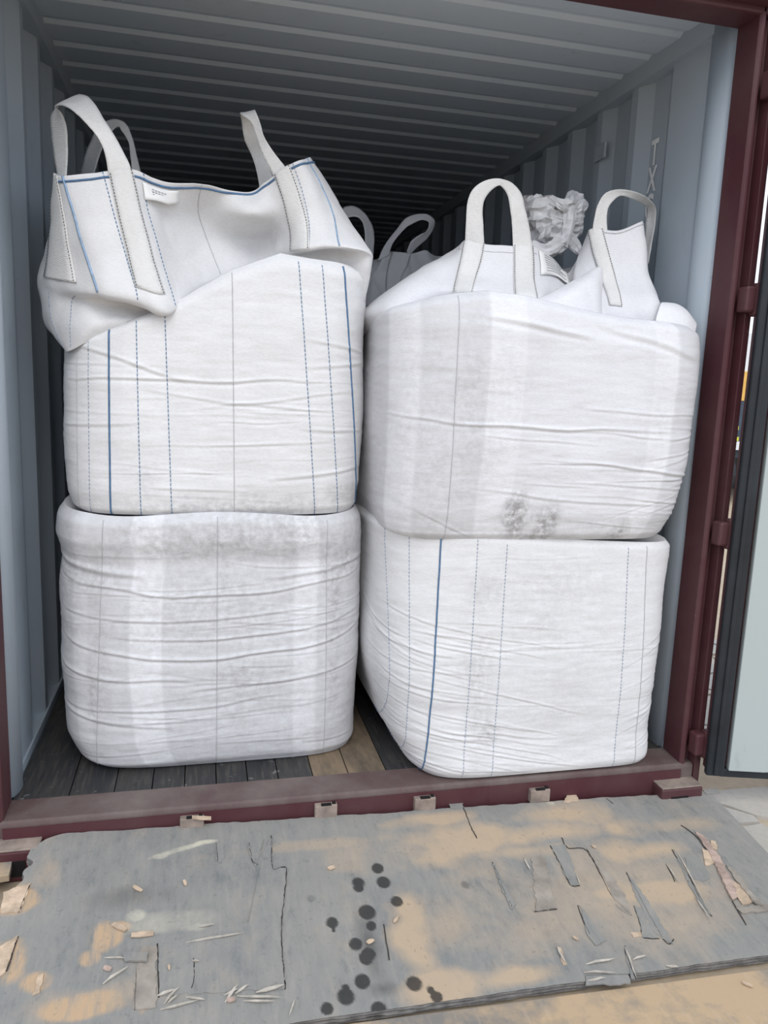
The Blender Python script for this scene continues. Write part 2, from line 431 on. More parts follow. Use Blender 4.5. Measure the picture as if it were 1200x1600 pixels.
# broken corner at the far left and ragged far edge
edge = .004*vnoise(np.stack([s_[0]*60, s_[0]*0, s_[0]*0], -1), 3)+.05*np.clip((.03-s_[0])/.03, 0, 1)+.03*np.clip((.012-s_[0])/.012, 0, 1)
t2 = edge[None, :]+(1-edge[None, :])*t_
left = .010*vnoise(np.stack([t_[:, 0]*22, t_[:, 0]*0+5, t_[:, 0]*0], -1), 4)+.005
s2 = left[:, None]+(1-left[:, None])*s_
RP = ramp_pt(s2, t2)
def blob(cx, cy, rx, ry, rot=0., soft=1.):
    """soft stain on the sheet, centre given where it lies in the photo, radii in metres"""
    c = on_ramp(cx, cy); dx, dy = RP[..., 0]-c[0], RP[..., 1]-c[1]
    a, b = dx*math.cos(rot)+dy*math.sin(rot), -dx*math.sin(rot)+dy*math.cos(rot)
    q = np.sqrt((a/rx)**2+(b/ry)**2)+(.45*min(1, rx/.06))*fbm(np.stack([RP[..., 0]*7, RP[..., 1]*9, 0*a], -1), int(cx) % 91)
    return np.clip((1.25-q)/(.5*soft), 0, 1)
sand = np.zeros_like(s_); wood = sand.copy(); oil = sand.copy(); pale = sand.copy()
for b in ((760, 1310, .22, .075), (900, 1270, .20, .06), (1010, 1330, .16, .06), (690, 1280, .14, .04), (820, 1330, .2, .05), (650, 1480, .065, .16), (690, 1540, .10, .05),
          (800, 1530, .12, .035), (640, 1420, .05, .08), (1000, 1400, .2, .06), (880, 1300, .26, .05), (700, 1330, .12, .06)): sand = np.maximum(sand, blob(*b, soft=1.6))
for b in ((1050, 1290, .15, .04), (880, 1440, .2, .08), (950, 1390, .45, .22), (640, 1330, .25, .1), (150, 1560, .2, .05), (80, 1350, .06, .12), (700, 1440, .1, .1), (1080, 1440, .16, .05), (500, 1320, .3, .03)): sand = np.maximum(sand, .55*blob(*b, soft=2))
for b in ((28, 1408, .055, .045), (18, 1500, .05, .07), (55, 1535, .035, .03), (165, 1465, .04, .05), (140, 1497, .022, .022), (225, 1548, .014, .06), (115, 1575, .1, .03), (185, 1450, .03, .02)): wood = np.maximum(wood, blob(*b, soft=.8))
for b in ((290, 1325, .07, .008, .3), (320, 1316, .035, .010, .1), (213, 1432, .026, .022), (308, 1449, .025, .012), (250, 1338, .02, .01), (270, 1440, .1, .03), (887, 1246, .026, .014), (860, 1255, .015, .012)): pale = np.maximum(pale, blob(*b, soft=1.0)*(.45 if b[2] == .1 else 1))
for cx, cy, r in ((590, 1357, .017), (560, 1379, .018), (599, 1378, .017), (620, 1408, .014), (574, 1426, .018), (519, 1442, .014), (556, 1475, .015), (576, 1490, .014), (566, 1533, .017), (540, 1557, .018), (511, 1577, .014),
                  (647, 1537, .016), (682, 1558, .012), (673, 1547, .008), (540, 1543, .008), (521, 1453, .005), (580, 1447, .012), (572, 1497, .016), (592, 1578, .016), (560, 1387, .014)):
    oil = np.maximum(oil, np.clip(blob(cx, cy, r*1.05, r*1.25, soft=.35), 0, 1))
oil = np.maximum(oil, .55*blob(578, 1480, .03, .13, soft=2)); oil = np.maximum(oil, .5*blob(600, 1545, .05, .03, soft=2)); oil = np.maximum(oil, .5*blob(727, 1383, .012, .016)); oil = np.maximum(oil, .3*blob(486, 1404, .012, .014))
oil = np.maximum(oil, .35*blob(200, 1400, .12, .05, soft=2))
# long grain troughs
gn = fbm(np.stack([RP[..., 0]*34, RP[..., 1]*4, 0*s_], -1), 11)
RP = RP+_n*(.0010*gn+.0016*fbm(np.stack([RP[..., 0]*5, RP[..., 1]*5, 0*s_], -1), 15))[..., None]

tp = NT('weathered_plywood', .8, 0, .2)
n1 = tp.noise(2.2, 6, rough=.62); n2 = tp.noise(22, 6, (2.6, .35, 1), rough=.7); n3 = tp.noise(6, 8, rough=.68); n4 = tp.noise(70, 4); n5 = tp.noise(17, 7, (1.4, .6, 1), rough=.75)
k = tp.mix(tp.ramp(n1, .3, .7), (.185, .192, .19), (.28, .272, .25)); k = tp.mix(tp.ramp(n5, .35, .7, 0, .55), k, (.33, .31, .275)); k = tp.mix(tp.ramp(n2, .5, .8, 0, .5), k, (.36, .335, .30)); k = tp.mix(tp.ramp(n2, .22, .42, .35, 0), k, (.10, .10, .10)); k = tp.mix(tp.ramp(n5, .3, .42, .35, 0), k, (.12, .12, .115))
f = tp.math('ADD', tp.attr('sand'), tp.math('ADD', tp.math('MULTIPLY', n3, 1.0), tp.math('MULTIPLY', n5, .5))); f = tp.ramp(f, .80, 1.75); k = tp.mix(tp.math('MULTIPLY', f, .92), k, (.47, .36, .25))
f = tp.math('MULTIPLY', tp.attr('wood'), tp.ramp(n2, .3, .55)); k = tp.mix(f, k, (.48, .34, .215))
f = tp.math('MULTIPLY', tp.attr('pale'), tp.ramp(n3, .3, .6)); k = tp.mix(f, k, (.58, .54, .43))
k = tp.mix(tp.math('MULTIPLY', tp.attr('oil'), .88), k, (.025, .025, .025)); k = tp.mix(tp.ramp(n4, .62, .72, 0, .25), k, (.09, .085, .08))
tp.col(k); b = tp.bump(n2, .35, .006); tp.bump(n4, .15, .003, b); M['ply'] = tp.m
M['plyedge'] = mat_plain('plywood_edge', (.16, .15, .14), .85, 0, .35, 30, .2, .5)
M['veneer'] = mat_plain('grey_veneer', (.22, .225, .225), .8, 0, .25, 18, .2, .4)
M['veneersand'] = mat_plain('sandy_veneer', (.30, .265, .225), .8, 0, .25, 18, .2, .4)
M['rawwood'] = mat_plain('split_raw_wood', (.52, .40, .29), .8, 0, .3, 30, .2, .5)
M['redwood'] = mat_plain('split_red_wood', (.40, .30, .25), .8, 0, .3, 30, .2, .5)
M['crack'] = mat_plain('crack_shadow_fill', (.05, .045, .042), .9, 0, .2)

rp = empty('plywood_ramp', tuple(np.round((BL+BR+FL_+FR_)/4, 3))); tag(rp, 'large weathered grey plywood sheet with sand and oil spots in front of container', 'plywood sheet')
top = gridmesh('top_face', RP, M['ply'], None, attrs=dict(sand=sand, wood=wood, oil=oil, pale=pale)); pin(top, rp)
TH = .024
# layered edges: five plies round the rim, each slightly proud or recessed
rim = np.concatenate([RP[0, :], RP[1:, -1], RP[-1, ::-1][1:], RP[::-1, 0][1:-1]])
ctr = RP.reshape(-1, 3).mean(0); nr_ = len(rim); rows = []
for k in range(11):
    o = (.0 if k == 0 else (.0015 if (k//2) % 2 else -.002)); d = rim-ctr; d[:, 2] = 0; d /= np.linalg.norm(d, axis=1, keepdims=True)
    rows.append(rim+d*(o+.002*vnoise(np.stack([np.arange(nr_)*.12, np.full(nr_, k*1.7), np.zeros(nr_)], -1), 8)[:, None]*(k > 0))-_n*TH*k/10)
pin(gridmesh('ply_edge', np.array(rows), M['plyedge'], None, closed=True, smooth=False), rp)
bt = RP[::10, ::10]-_n*TH
pin(gridmesh('under_face', bt, M['plyedge'], None), rp)

def flake(name, pts, th, mat, root=rp, lift=.0006, jag=.0035, tilt=None):
    """thin torn sheet of veneer: outline where it lies on the sheet, torn edges, own thickness"""
    P = [on_ramp(u, v) for u, v in pts]; Q = []
    for i in range(len(P)):
        a, b = P[i], P[(i+1) % len(P)]; m = max(1, int(np.linalg.norm(b-a)/.012))
        for k in range(m):
            q = a+(b-a)*k/m
            if k: q = q+np.array([random.uniform(-1, 1), random.uniform(-1, 1), 0])*jag
            Q.append(q)
    n = len(Q); c = sum(Q)/n
    def up(q, h):
        e = (tilt*max(0, ((q-Q[0])@np.array([.6, -.6, 0]))) if tilt else 0)
        return q+_n*(h+e)
    V = [up(q, lift-.002) for q in Q]+[up(q, lift+th) for q in Q]+[up(c, lift+th)]
    Fc = [(n+i, n+(i+1) % n, 2*n) for i in range(n)]+[(i, (i+1) % n, n+(i+1) % n, n+i) for i in range(n)]
    o = poly(name, V, Fc, mat); return pin(o, root)
V_ = M['ply']; VS = M['veneersand']; RWD = M['rawwood']
# the big raised veneer step left of the oil spots (lower sheet stands proud on the right of the torn line)
flake('veneer_sheet', [(424, 1306), (425, 1355), (447, 1357), (445, 1395), (440, 1440), (441, 1490), (446, 1545), (250, 1556), (247, 1475), (345, 1470), (440, 1453), (420, 1380), (412, 1330)], .0022, V_, lift=.0)
flake('veneer_strip', [(222, 1480), (245, 1480), (244, 1575), (208, 1578), (212, 1520)], .002, VS)
flake('veneer_flake', [(338, 1316), (350, 1318), (352, 1340), (345, 1350), (337, 1345)], .0016, V_); flake('veneer_flake', [(388, 1318), (412, 1312), (400, 1356), (392, 1342)], .0016, V_)
flake('veneer_flake', [(192, 1490), (232, 1492), (230, 1507), (195, 1505)], .003, V_, lift=.002, tilt=.1)
for pts, mt in (([(860, 1322), (884, 1320), (905, 1384), (892, 1385)], V_), ([(916, 1326), (946, 1376), (964, 1420), (985, 1432), (978, 1400), (955, 1370)], VS), ([(978, 1362), (992, 1400), (1018, 1452), (1032, 1465), (1052, 1476), (1044, 1462), (1010, 1405)], V_),
                ([(990, 1416), (1000, 1420), (1028, 1466), (1004, 1466), (998, 1440)], V_), ([(830, 1340), (850, 1335), (868, 1420), (838, 1425)], VS), ([(1052, 1328), (1080, 1380), (1112, 1432), (1096, 1420), (1066, 1362)], V_),
                ([(1070, 1340), (1092, 1338), (1110, 1372), (1098, 1378), (1078, 1372)], V_), ([(770, 1348), (778, 1362), (806, 1414), (800, 1422), (784, 1394)], V_), ([(905, 1415), (925, 1440), (948, 1470), (930, 1478), (915, 1455)], V_),
                ([(915, 1525), (980, 1522), (985, 1538), (915, 1540)], V_), ([(976, 1478), (984, 1500), (992, 1530), (986, 1530), (978, 1500)], V_), ([(700, 1252), (722, 1250), (725, 1262), (704, 1264)], V_), ([(1098, 1234), (1122, 1232), (1125, 1240), (1104, 1242)], V_),
                ([(5, 1395), (48, 1380), (32, 1425), (2, 1428)], RWD), ([(60, 1525), (68, 1522), (62, 1552), (50, 1556)], RWD), ([(0, 1480), (28, 1462), (8, 1520), (-4, 1530)], RWD), ([(887, 1240), (900, 1238), (904, 1252), (880, 1255)], RWD),
                ([(870, 1480), (876, 1482), (886, 1508), (880, 1508)], RWD), ([(985, 1458), (1003, 1457), (1004, 1464), (990, 1465)], RWD)):
    flake('veneer_flake', pts, .0020, mt)
# dark strips painting the shade inside open cracks along the lifted veneer
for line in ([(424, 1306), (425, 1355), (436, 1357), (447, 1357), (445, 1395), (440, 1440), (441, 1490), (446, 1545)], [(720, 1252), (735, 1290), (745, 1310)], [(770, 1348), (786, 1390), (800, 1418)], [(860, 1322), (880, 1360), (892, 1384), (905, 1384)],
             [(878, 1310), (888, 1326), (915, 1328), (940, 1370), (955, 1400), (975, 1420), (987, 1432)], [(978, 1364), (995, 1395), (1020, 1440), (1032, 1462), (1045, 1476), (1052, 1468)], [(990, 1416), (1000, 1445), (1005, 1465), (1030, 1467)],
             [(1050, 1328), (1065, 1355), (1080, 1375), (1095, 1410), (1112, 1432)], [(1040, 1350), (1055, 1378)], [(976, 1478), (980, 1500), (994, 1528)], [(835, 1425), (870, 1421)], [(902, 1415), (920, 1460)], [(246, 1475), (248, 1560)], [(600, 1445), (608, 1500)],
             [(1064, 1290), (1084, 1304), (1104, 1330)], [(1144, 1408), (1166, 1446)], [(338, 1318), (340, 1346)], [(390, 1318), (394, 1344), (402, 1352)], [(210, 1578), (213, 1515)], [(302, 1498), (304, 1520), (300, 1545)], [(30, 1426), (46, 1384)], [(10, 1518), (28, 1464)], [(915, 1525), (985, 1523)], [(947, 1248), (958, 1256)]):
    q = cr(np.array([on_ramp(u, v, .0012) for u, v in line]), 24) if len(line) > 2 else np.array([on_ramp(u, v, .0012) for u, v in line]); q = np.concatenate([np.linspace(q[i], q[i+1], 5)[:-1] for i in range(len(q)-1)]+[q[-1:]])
    q = q+np.stack([.0018*vnoise(q*90, 3), .0018*vnoise(q*90, 4), 0*q[:, 0]], -1); pin(tube(q, .0021, M['crack'], 'crack_shade_strip', None, .8), rp)
# torn, splintered gash on the right
for pts, mt, ti in (([(1086, 1300), (1098, 1306), (1125, 1340), (1150, 1395), (1146, 1404), (1126, 1370), (1106, 1330)], M['redwood'], .03), ([(1096, 1326), (1116, 1334), (1118, 1350), (1102, 1354)], RWD, .0),
                    ([(1118, 1330), (1128, 1350), (1152, 1404), (1144, 1408), (1122, 1362)], M['redwood'], .06), ([(1134, 1352), (1148, 1362), (1190, 1418), (1180, 1414), (1152, 1380)], VS, .05), ([(1142, 1376), (1160, 1388), (1176, 1410), (1160, 1414), (1150, 1400)], RWD, .0),
                    ([(1110, 1314), (1118, 1316), (1120, 1330), (1112, 1326)], RWD, .05), ([(1150, 1420), (1200, 1414), (1200, 1424), (1160, 1428)], VS, .0)):
    flake('torn_ply', pts, .003, mt, tilt=ti)
def sliver(u0, v0, u1, v1, wd, th, mat, name='splinter', root=rp, lift=.002, up=.004):
    a, b = on_ramp(u0, v0, lift), on_ramp(u1, v1, lift+up); d = b-a; d /= np.linalg.norm(d); s = np.cross(_n, d); s /= np.linalg.norm(s); V = []
    for f, k in ((0, .35), (.35, 1.), (.75, .8), (1, .1)):
        p = a+(b-a)*f+s*random.uniform(-.3, .3)*wd
        V += [p-s*wd*k/2, p+s*wd*k/2, p+s*wd*k/2+_n*th*k, p-s*wd*k/2+_n*th*k]
    Fc = [(3, 2, 1, 0), (12, 13, 14, 15)]
    for k in range(3):
        for e in range(4): Fc.append((k*4+e, k*4+(e+1) % 4, k*4+4+(e+1) % 4, k*4+4+e))
    o = poly(name, V, Fc, mat)
    return pin(o, root) if root else o
PALE = mat_plain('pale_splinter', (.45, .41, .35), .8, 0, .25, 40)
for a in ((245, 1557, 275, 1549, .008), (255, 1570, 280, 1545, .006), (262, 1568, 278, 1556, .005), (250, 1580, 310, 1566, .006), (290, 1560, 320, 1565, .006), (352, 1568, 372, 1540, .007), (368, 1554, 390, 1540, .006), (350, 1556, 372, 1548, .005), (370, 1558, 440, 1562, .006), (400, 1552, 444, 1541, .010), (380, 1565, 430, 1568, .005),
          (160, 1538, 200, 1512, .007), (163, 1498, 196, 1500, .004), (290, 1473, 380, 1461, .006), (310, 1450, 335, 1446, .006), (300, 1502, 312, 1504, .005), (915, 1507, 962, 1500, .006), (912, 1520, 962, 1522, .005), (918, 1534, 946, 1530, .006), (988, 1500, 1010, 1496, .005), (1040, 1510, 1060, 1514, .006), (976, 1480, 994, 1532, .004), (870, 1480, 884, 1508, .006),
          (818, 1340, 828, 1362, .006), (1058, 1332, 1104, 1420, .004), (1085, 1402, 1110, 1440, .003), (1040, 1350, 1062, 1384, .003), (900, 1368, 906, 1384, .003), (460, 1562, 452, 1590, .004)):
    sliver(*a, .003, PALE)
# ------------------------------------------------------------------ boards and chips around the ramp
us = NT('sandy_board', .85, 0, .15); n1 = us.noise(3, 6, rough=.65); n2 = us.noise(22, 5, (2.6, .35, 1))
k = us.mix(us.ramp(n1, .42, .56), (.22, .205, .185), (.47, .345, .22)); k = us.mix(us.ramp(n2, .55, .8, 0, .5), k, (.5, .4, .3)); us.col(k); us.bump(n2, .3, .006); M['sandply'] = us.m
b = boxmesh('plywood_offcut', (.75, -1.28, GZ+.011), (2.1, .92, .02), M['sandply'], bev=.003, rz=-.03); tag(b, 'sand covered board lying flat in front of the ramp sheet', 'board')
for i, (c, s, r, lab, mt) in enumerate((((-1.30, -.10, -.105), (.34, .11, .022), .10, 'pale weathered board end sticking out left of the ramp corner', 'sandply'), ((-1.34, -.235, -.135), (.36, .10, .03), .06, 'grey splintered plank beneath the pale board at left edge', 'veneer'))):
    tag(boxmesh('loose_board', c, s, M[mt], bev=.002, rz=r), lab, 'board', 'loose boards left of the ramp')
boxes = []
for u0, v0, u1, v1, wd, mt, lab in ((208, 1387, 222, 1394, .010, 'rawwood', 'tan wood chip lying alone on upper left of grey sheet'), (287, 1378, 291, 1385, .008, 'rawwood', 'tiny pale chip on grey sheet above the raised veneer'),
        (205, 1464, 240, 1460, .017, 'rawwood', 'largest tan wood chip beside the whitish scraped patch'), (176, 1446, 198, 1455, .014, 'rawwood', 'tan wood chip left of the largest chip'), (162, 1514, 174, 1517, .012, 'redwood', 'small pinkish wood chip at lower left of the sheet'),
        (513, 1360, 522, 1356, .013, 'rawwood', 'pale chip lying left of the upper oil spots'), (355, 1566, 367, 1562, .013, 'redwood', 'pinkish chip among the splinters at bottom of sheet'), (263, 1510, 265, 1517, .006, 'rawwood', 'tiny pale chip right of the bare wood strip'),
        (895, 1466, 903, 1470, .007, 'rawwood', 'tiny pale chip at lower right middle of sheet'), (1160, 1536, 1176, 1542, .007, 'rawwood', 'pale splinter chip lying on sandy board at lower right'), (924, 1322, 931, 1326, .010, 'rawwood', 'small pale chip on sand above the cracked veneer'),
        (616, 1443, 622, 1433, .008, 'rawwood', 'pale chip lying right of the oil drips'), (574, 1476, 583, 1470, .011, 'rawwood', 'pale chip lying on the dark oil smear'), (300, 1280, 330, 1279, .02, 'rawwood', 'pale broken wood chip wedged on the maroon sill')):
    if v0 == 1536: 
        p, q = at(u0, v0, z=GZ+.024), at(u1, v1, z=GZ+.024)
    elif v0 == 1280: p, q = at(u0, v0-2, y=-.035), at(u1, v1, y=-.035)
    else: p, q = on_ramp(u0, v0, .003), on_ramp(u1, v1, .003)
    d = q-p; L = np.linalg.norm(d); d /= L; s = np.cross([0, 0, 1.], d); s /= np.linalg.norm(s); s = s*wd/2; up = np.array([0, 0, .003])
    V = [p-s*.6, p+s, p+d*L*.5+s*1.2, q+s*.5, q-s, p+d*L*.4-s*1.1]; n = len(V); V = V+[v+up*random.uniform(.7, 1.6) for v in V]
    tag(poly('wood_chip', V, [tuple(reversed(range(n))), tuple(range(n, 2*n))]+[(k, (k+1) % n, n+(k+1) % n, n+k) for k in range(n)], M[mt]), lab, 'wood chip', 'loose wood chips')

# ------------------------------------------------------------------ bulk bags
def loft(rings, z0, ztop, seed, nth=400, nrow=250, creases=(), bulge=.008, fine=.0007, drop=.10, nl=1., nr=1.):
    """filled bag body: rings (h, xl, xr, yfront, yback, squareness); ztop(x) height of the front lip"""
    t = np.linspace(-1, 1, nth, endpoint=False); th = math.pi*(.52*t+.48*t**3)
    h = np.linspace(0, 1, nrow); R_ = np.array(rings, float); p = [np.interp(h, R_[:, 0], R_[:, k]) for k in range(1, 6)]
    ker = np.hanning(13); ker /= ker.sum()
    p = [np.convolve(np.pad(q, 6, mode='edge'), ker, 'valid') for q in p]
    xl, xr, yf, yb, n = [q[:, None] for q in p]; sn, cs = np.sin(th)[None], np.cos(th)[None]
    n = np.where(cs > 0, n*np.where(sn < 0, nl, nr), n); n = np.broadcast_to(n, (nrow, nth))
    r = (np.abs(sn)**n+np.abs(cs)**n)**(-1/n); cx, cy = (xl+xr)/2, (yf+yb)/2
    x = cx+(xr-xl)/2*r*sn; y = cy-(yb-yf)/2*r*cs
    mid = nrow//2; zt = ztop(x[mid])[None]; z = z0+h[:, None]*(zt-z0)
    P = np.stack([x, y, np.broadcast_to(z, x.shape)], -1)
    d = np.linalg.norm(np.diff(np.vstack([P[mid], P[mid, :1]])[:, :2], axis=0), axis=1); s = np.concatenate([[0], np.cumsum(d)[:-1]])
    s = s-np.interp(0, th, s); N = normals(P, True)
    s2 = np.broadcast_to(s[None], x.shape); zz = P[..., 2]
    q3 = np.stack([x, y, zz], -1)
    D = bulge*fbm(q3*np.array([3.0, 3.0, 2.4]), seed, 2)+.0014*fbm(q3*np.array([4, 4, 20.]), seed+5, 3)+fine*fbm(q3*np.array([16, 16, 60.]), seed+9, 2)
    for (c0, zc, L, sl_, sag, wd, am) in creases:
        wob = .007*vnoise(np.stack([s2*6, 0*s2+zc*50, 0*s2], -1), seed+33)
        e = zz-(zc+sl_*(s2-c0)+sag*(s2-c0)**2+wob); win = np.clip(1-((s2-c0)/(L/2))**2, 0, 1)**.7
        wd = wd*.66; D = D+.55*am*win*(np.exp(-(e/wd)**2)-.75*np.exp(-((e+1.7*wd)/(1.1*wd))**2))
    fade = np.clip(h/.04, 0, 1)[:, None]
    P = P+N*(D*fade)[..., None]
    # shallow sunken top, flat underside
    caps = []
    for k in range(1, 15):
        f = k/14; c = np.array([cx[-1, 0], cy[-1, 0], 0]); q = P[-1]+(c-P[-1])*(f*.98); q[:, 2] = P[-1][:, 2]-drop*min(1, f*2.2)**.7
        q[:, 2] += .012*vnoise(q*9, seed+3)*math.sin(math.pi*f); caps.append(q)
    bots = []
    for k in range(6):
        f = .98-.98*k/6; c = np.array([cx[0, 0], cy[0, 0], 0]); q = P[0]+(c-P[0])*f; q[:, 2] = z0; bots.append(q)
    FULL = np.concatenate([np.array(bots), P, np.array(caps)])
    return dict(P=P, N=N, FULL=FULL, s=s, h=h, nb=6, nth=nth, s2=s2, zz=P[..., 2])

def smooth_creases(seed, n, srange, zrange, L=(.25, .8), amp=(.003, .007), slope=(-.12, .12), sag=.06):
    g = np.random.default_rng(seed)
    return [(g.uniform(*srange), g.uniform(*zrange), g.uniform(*L), g.uniform(*slope), g.uniform(.2, 1)*sag, g.uniform(.004, .008), .75*g.uniform(*amp)) for _ in range(n)]

def body_obj(B, mat, root, dirt=None, band=None, name='bag_body'):
    nr = len(B['FULL']); k = B['nb']; P = B['P']
    D = np.zeros((nr, B['nth'])); G = np.zeros((nr, B['nth']))
    if dirt is not None: D[k:k+len(P)] = dirt
    if band is not None: G[:] = band[None]
    o = gridmesh(name, B['FULL'], mat, None, closed=True, attrs=dict(dirt=D, band=G)); return pin(o, root)

def col_of_x(B, x, row):
    """front column index (fractional) where the surface has that x"""
    P = B['P'][row]; f = np.where((P[:, 1] < P[:, 1].mean()))[0]; f = f[np.argsort(P[f, 0])]
    return float(np.interp(x, P[f, 0], f))
def line_on(B, xt, xb, r0=0., r1=1., off=.0015):
    nr = len(B['P']); out = []
    for r in range(int(r0*(nr-1)), int(r1*(nr-1))+1):
        f = r/(nr-1); c = col_of_x(B, xb+(xt-xb)*f, r); a = int(c) % B['nth']; b = (a+1) % B['nth']; w = c-int(c)
        p = B['P'][r, a]*(1-w)+B['P'][r, b]*w; n = B['N'][r, a]*(1-w)+B['N'][r, b]*w
        out.append(p+n*off)
    return np.array(out)
def stitches(B, root, spec):
    for xt, xb, kind in spec:
        p = line_on(B, xt, xb, .0, .985)
        if kind == 'blue': o = tube(p, .0030, M['blue'], 'stitch_line', None, .5)
        elif kind == 'thin': o = tube(p[::2], .0012, M['thin'], 'stitch_line', None, .7, dash=(.008, .005))
        elif kind == 'slate': o = tube(p[::2], .0013, M['blue'], 'stitch_line', None, .7, dash=(.010, .004))
        else: o = tube(p, .0012, M['faint'], 'seam_line', None, .5)
        pin(o, root)
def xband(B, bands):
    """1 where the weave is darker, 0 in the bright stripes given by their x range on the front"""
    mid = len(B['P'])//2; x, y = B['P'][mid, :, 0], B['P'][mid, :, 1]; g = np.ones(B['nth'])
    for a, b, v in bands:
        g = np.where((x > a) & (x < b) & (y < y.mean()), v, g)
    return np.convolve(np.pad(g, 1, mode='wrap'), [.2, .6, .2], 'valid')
def gauss(B, *spots):
    """stains: (x, z, rx, rz, strength)"""
    P = B['P']; D = np.zeros(P.shape[:2]); fr = P[..., 1] < P[..., 1].mean()
    for x, z, rx, rz, a in spots:
        e = ((P[..., 0]-x)/rx)**2+((P[..., 2]-z)/rz)**2; e = e*(1+.7*vnoise(np.stack([P[..., 0]*14, P[..., 2]*14, 0*e], -1), 77))
        D = np.maximum(D, a*np.exp(-np.clip(e, 0, 40))*fr)
    return D
def grid(ctrl, nr, nc, closed=True, crumple=.004, seed=0):
    A = np.array([[(p if len(p) == 3 and abs(p[0]) < 5 else at(p[0], p[1], y=p[2])) for p in row] for row in ctrl], float)
    P = cr(cr(A, nr, False, 1), nc, closed, 0)            # ctrl is [column][row]
    P = np.moveaxis(P, 0, 1); N = normals(P, closed)
    P = P+N*(crumple*(fbm(P*7, seed, 3)+.8*(.3-np.abs(vnoise(P*np.array([13, 13, 9.])+3, seed+8)))+1.4*(.35-np.abs(fbm(P*4.2+9, seed+4, 2)))))[..., None]
    return P, normals(P, closed)
def sample(P, N, c, r, off, ncol):
    """point on a dense skirt grid at column c (control index) and row fraction r"""
    nr, nc = P.shape[:2]; ci = (c/ncol*nc) % nc; ri = np.clip(r, 0, 1)*(nr-1); a, b = int(ci), (int(ci)+1) % nc; e, g = int(ri), min(nr-1, int(ri)+1); f, h = ci-a, ri-e
    def L(X): return (X[e, a]*(1-f)+X[e, b]*f)*(1-h)+(X[g, a]*(1-f)+X[g, b]*f)*h
    return L(P)+L(N)*off
def orient(P, N, c):
    """+1/-1 so that the offset goes out of the bag"""
    m = P.reshape(-1, 3).mean(0); d = ((P-m)*N).sum(-1).mean(); return 1 if d > 0 else -1
def skirt_obj(P, root, mat, seed, name='top_skirt'):
    o = gridmesh(name, P, mat, None, closed=True, attrs=dict(dirt=np.zeros(P.shape[:2]), band=np.full(P.shape[:2], .25)))
    solid(o, .0022, 0); return pin(o, root)
def band_on(P, N, sg, ncol, c0, c1, r0, r1, root, mat, name, off=.004, c0b=None, c1b=None, n=26, m=6):
    G = np.zeros((n, m, 3)); c0b = c0 if c0b is None else c0b; c1b = c1 if c1b is None else c1b
    for i in range(n):
        f = i/(n-1)
        for j in range(m):
            k = j/(m-1); c = (c0+(c1-c0)*k)*(1-f)+(c0b+(c1b-c0b)*k)*f
            G[i, j] = sample(P, N, c, r0+(r1-r0)*f, sg*off, ncol)
    o = gridmesh(name, G, mat, None, attrs=dict(dirt=np.zeros((n, m)), band=np.zeros((n, m)))); solid(o, .003, 0); pin(o, root)
    for j in (0, m-1):
        q = G[:, j]+(G[:, 1 if j == 0 else m-2]-G[:, j])*.25; q = q+sg*.002*np.array([sample(N, N*0, (c0 if j == 0 else c1), r0, 0, ncol)])
        t = tube(q, .0012, M['black'], 'strap_stitching', None, .6, dash=(.006, .004)); t.parent = o
    return o
def loop(secs, root, name='lifting_loop', n=60, th=.003, mat=None, wav=.0015):
    """webbing loop given by its two edges section by section"""
    A = np.array([[at(a[0], a[1], y=a[2]), at(b[0], b[1], y=b[2])] for a, b in secs]); D_ = cr(A, n, False, 0); m = 7
    k = np.linspace(0, 1, m)[None, :, None]; G = D_[:, :1]*(1-k)+D_[:, 1:]*k; N = normals(G, False)
    G = G+N*(wav*vnoise(G*60, 5)+.004*np.sin(np.linspace(0, math.pi, m))[None, :]*vnoise(G*8, 6))[..., None]
    o = gridmesh(name, G, mat or M['strap'], None, attrs=dict(dirt=np.zeros(G.shape[:2]), band=np.zeros(G.shape[:2]))); solid(o, th, 0)
    e = G[:, 1]; t = tube(e, .0011, M['black'], 'loop_stitching', None, .6, dash=(.007, .005)); t.parent = o
    return pin(o, root)

# ---- lower left bag
ll = empty('bulk_bag', (-.52, .72, .002)); tag(ll, 'dusty white bulk bag with grey bands at lower left on the floor', 'bulk bag', 'filled bulk bags at the opening')
cre = smooth_creases(21, 34, (-.5, .5), (.06, .8), (.25, .9), (.0016, .0045), (-.08, .12), .22)+[(-.02, .64, 1.2, .0, .22, .008, .008), (.02, .42, 1.2, .02, .24, .009, .010), (.1, .49, .9, .06, .22, .008, .007), (-.1, .55, 1.0, .0, .2, .008, .006), (-.35, .36, .6, -.1, .1, .01, .007), (.25, .33, .7, .1, .08, .009, .006), (-.2, .24, .9, .02, .1, .009, .005), (-.4, .2, .5, -.12, 0, .010, .006), (-.48, .74, .5, -.14, .05, .016, .012), (.4, .72, .5, .1, .05, .012, .007)]
LL = loft([(0, -.985, -.005, .262, 1.20, 5.5), (.03, -1.015, .012, .232, 1.22, 5.5), (.12, -1.055, .012, .21, 1.25, 5), (.4, -1.078, .012, .19, 1.26, 4.8), (.7, -1.07, .012, .195, 1.26, 4.8), (.82, -1.05, .018, .20, 1.25, 4.6), (.90, -1.068, .018, .178, 1.24, 4.4), (.97, -1.062, .010, .18, 1.23, 4.4), (1, -1.04, -.01, .21, 1.2, 4.4)],
          .002, lambda x: .915+.008*np.sin(x*9), 1, creases=cre, bulge=.010)
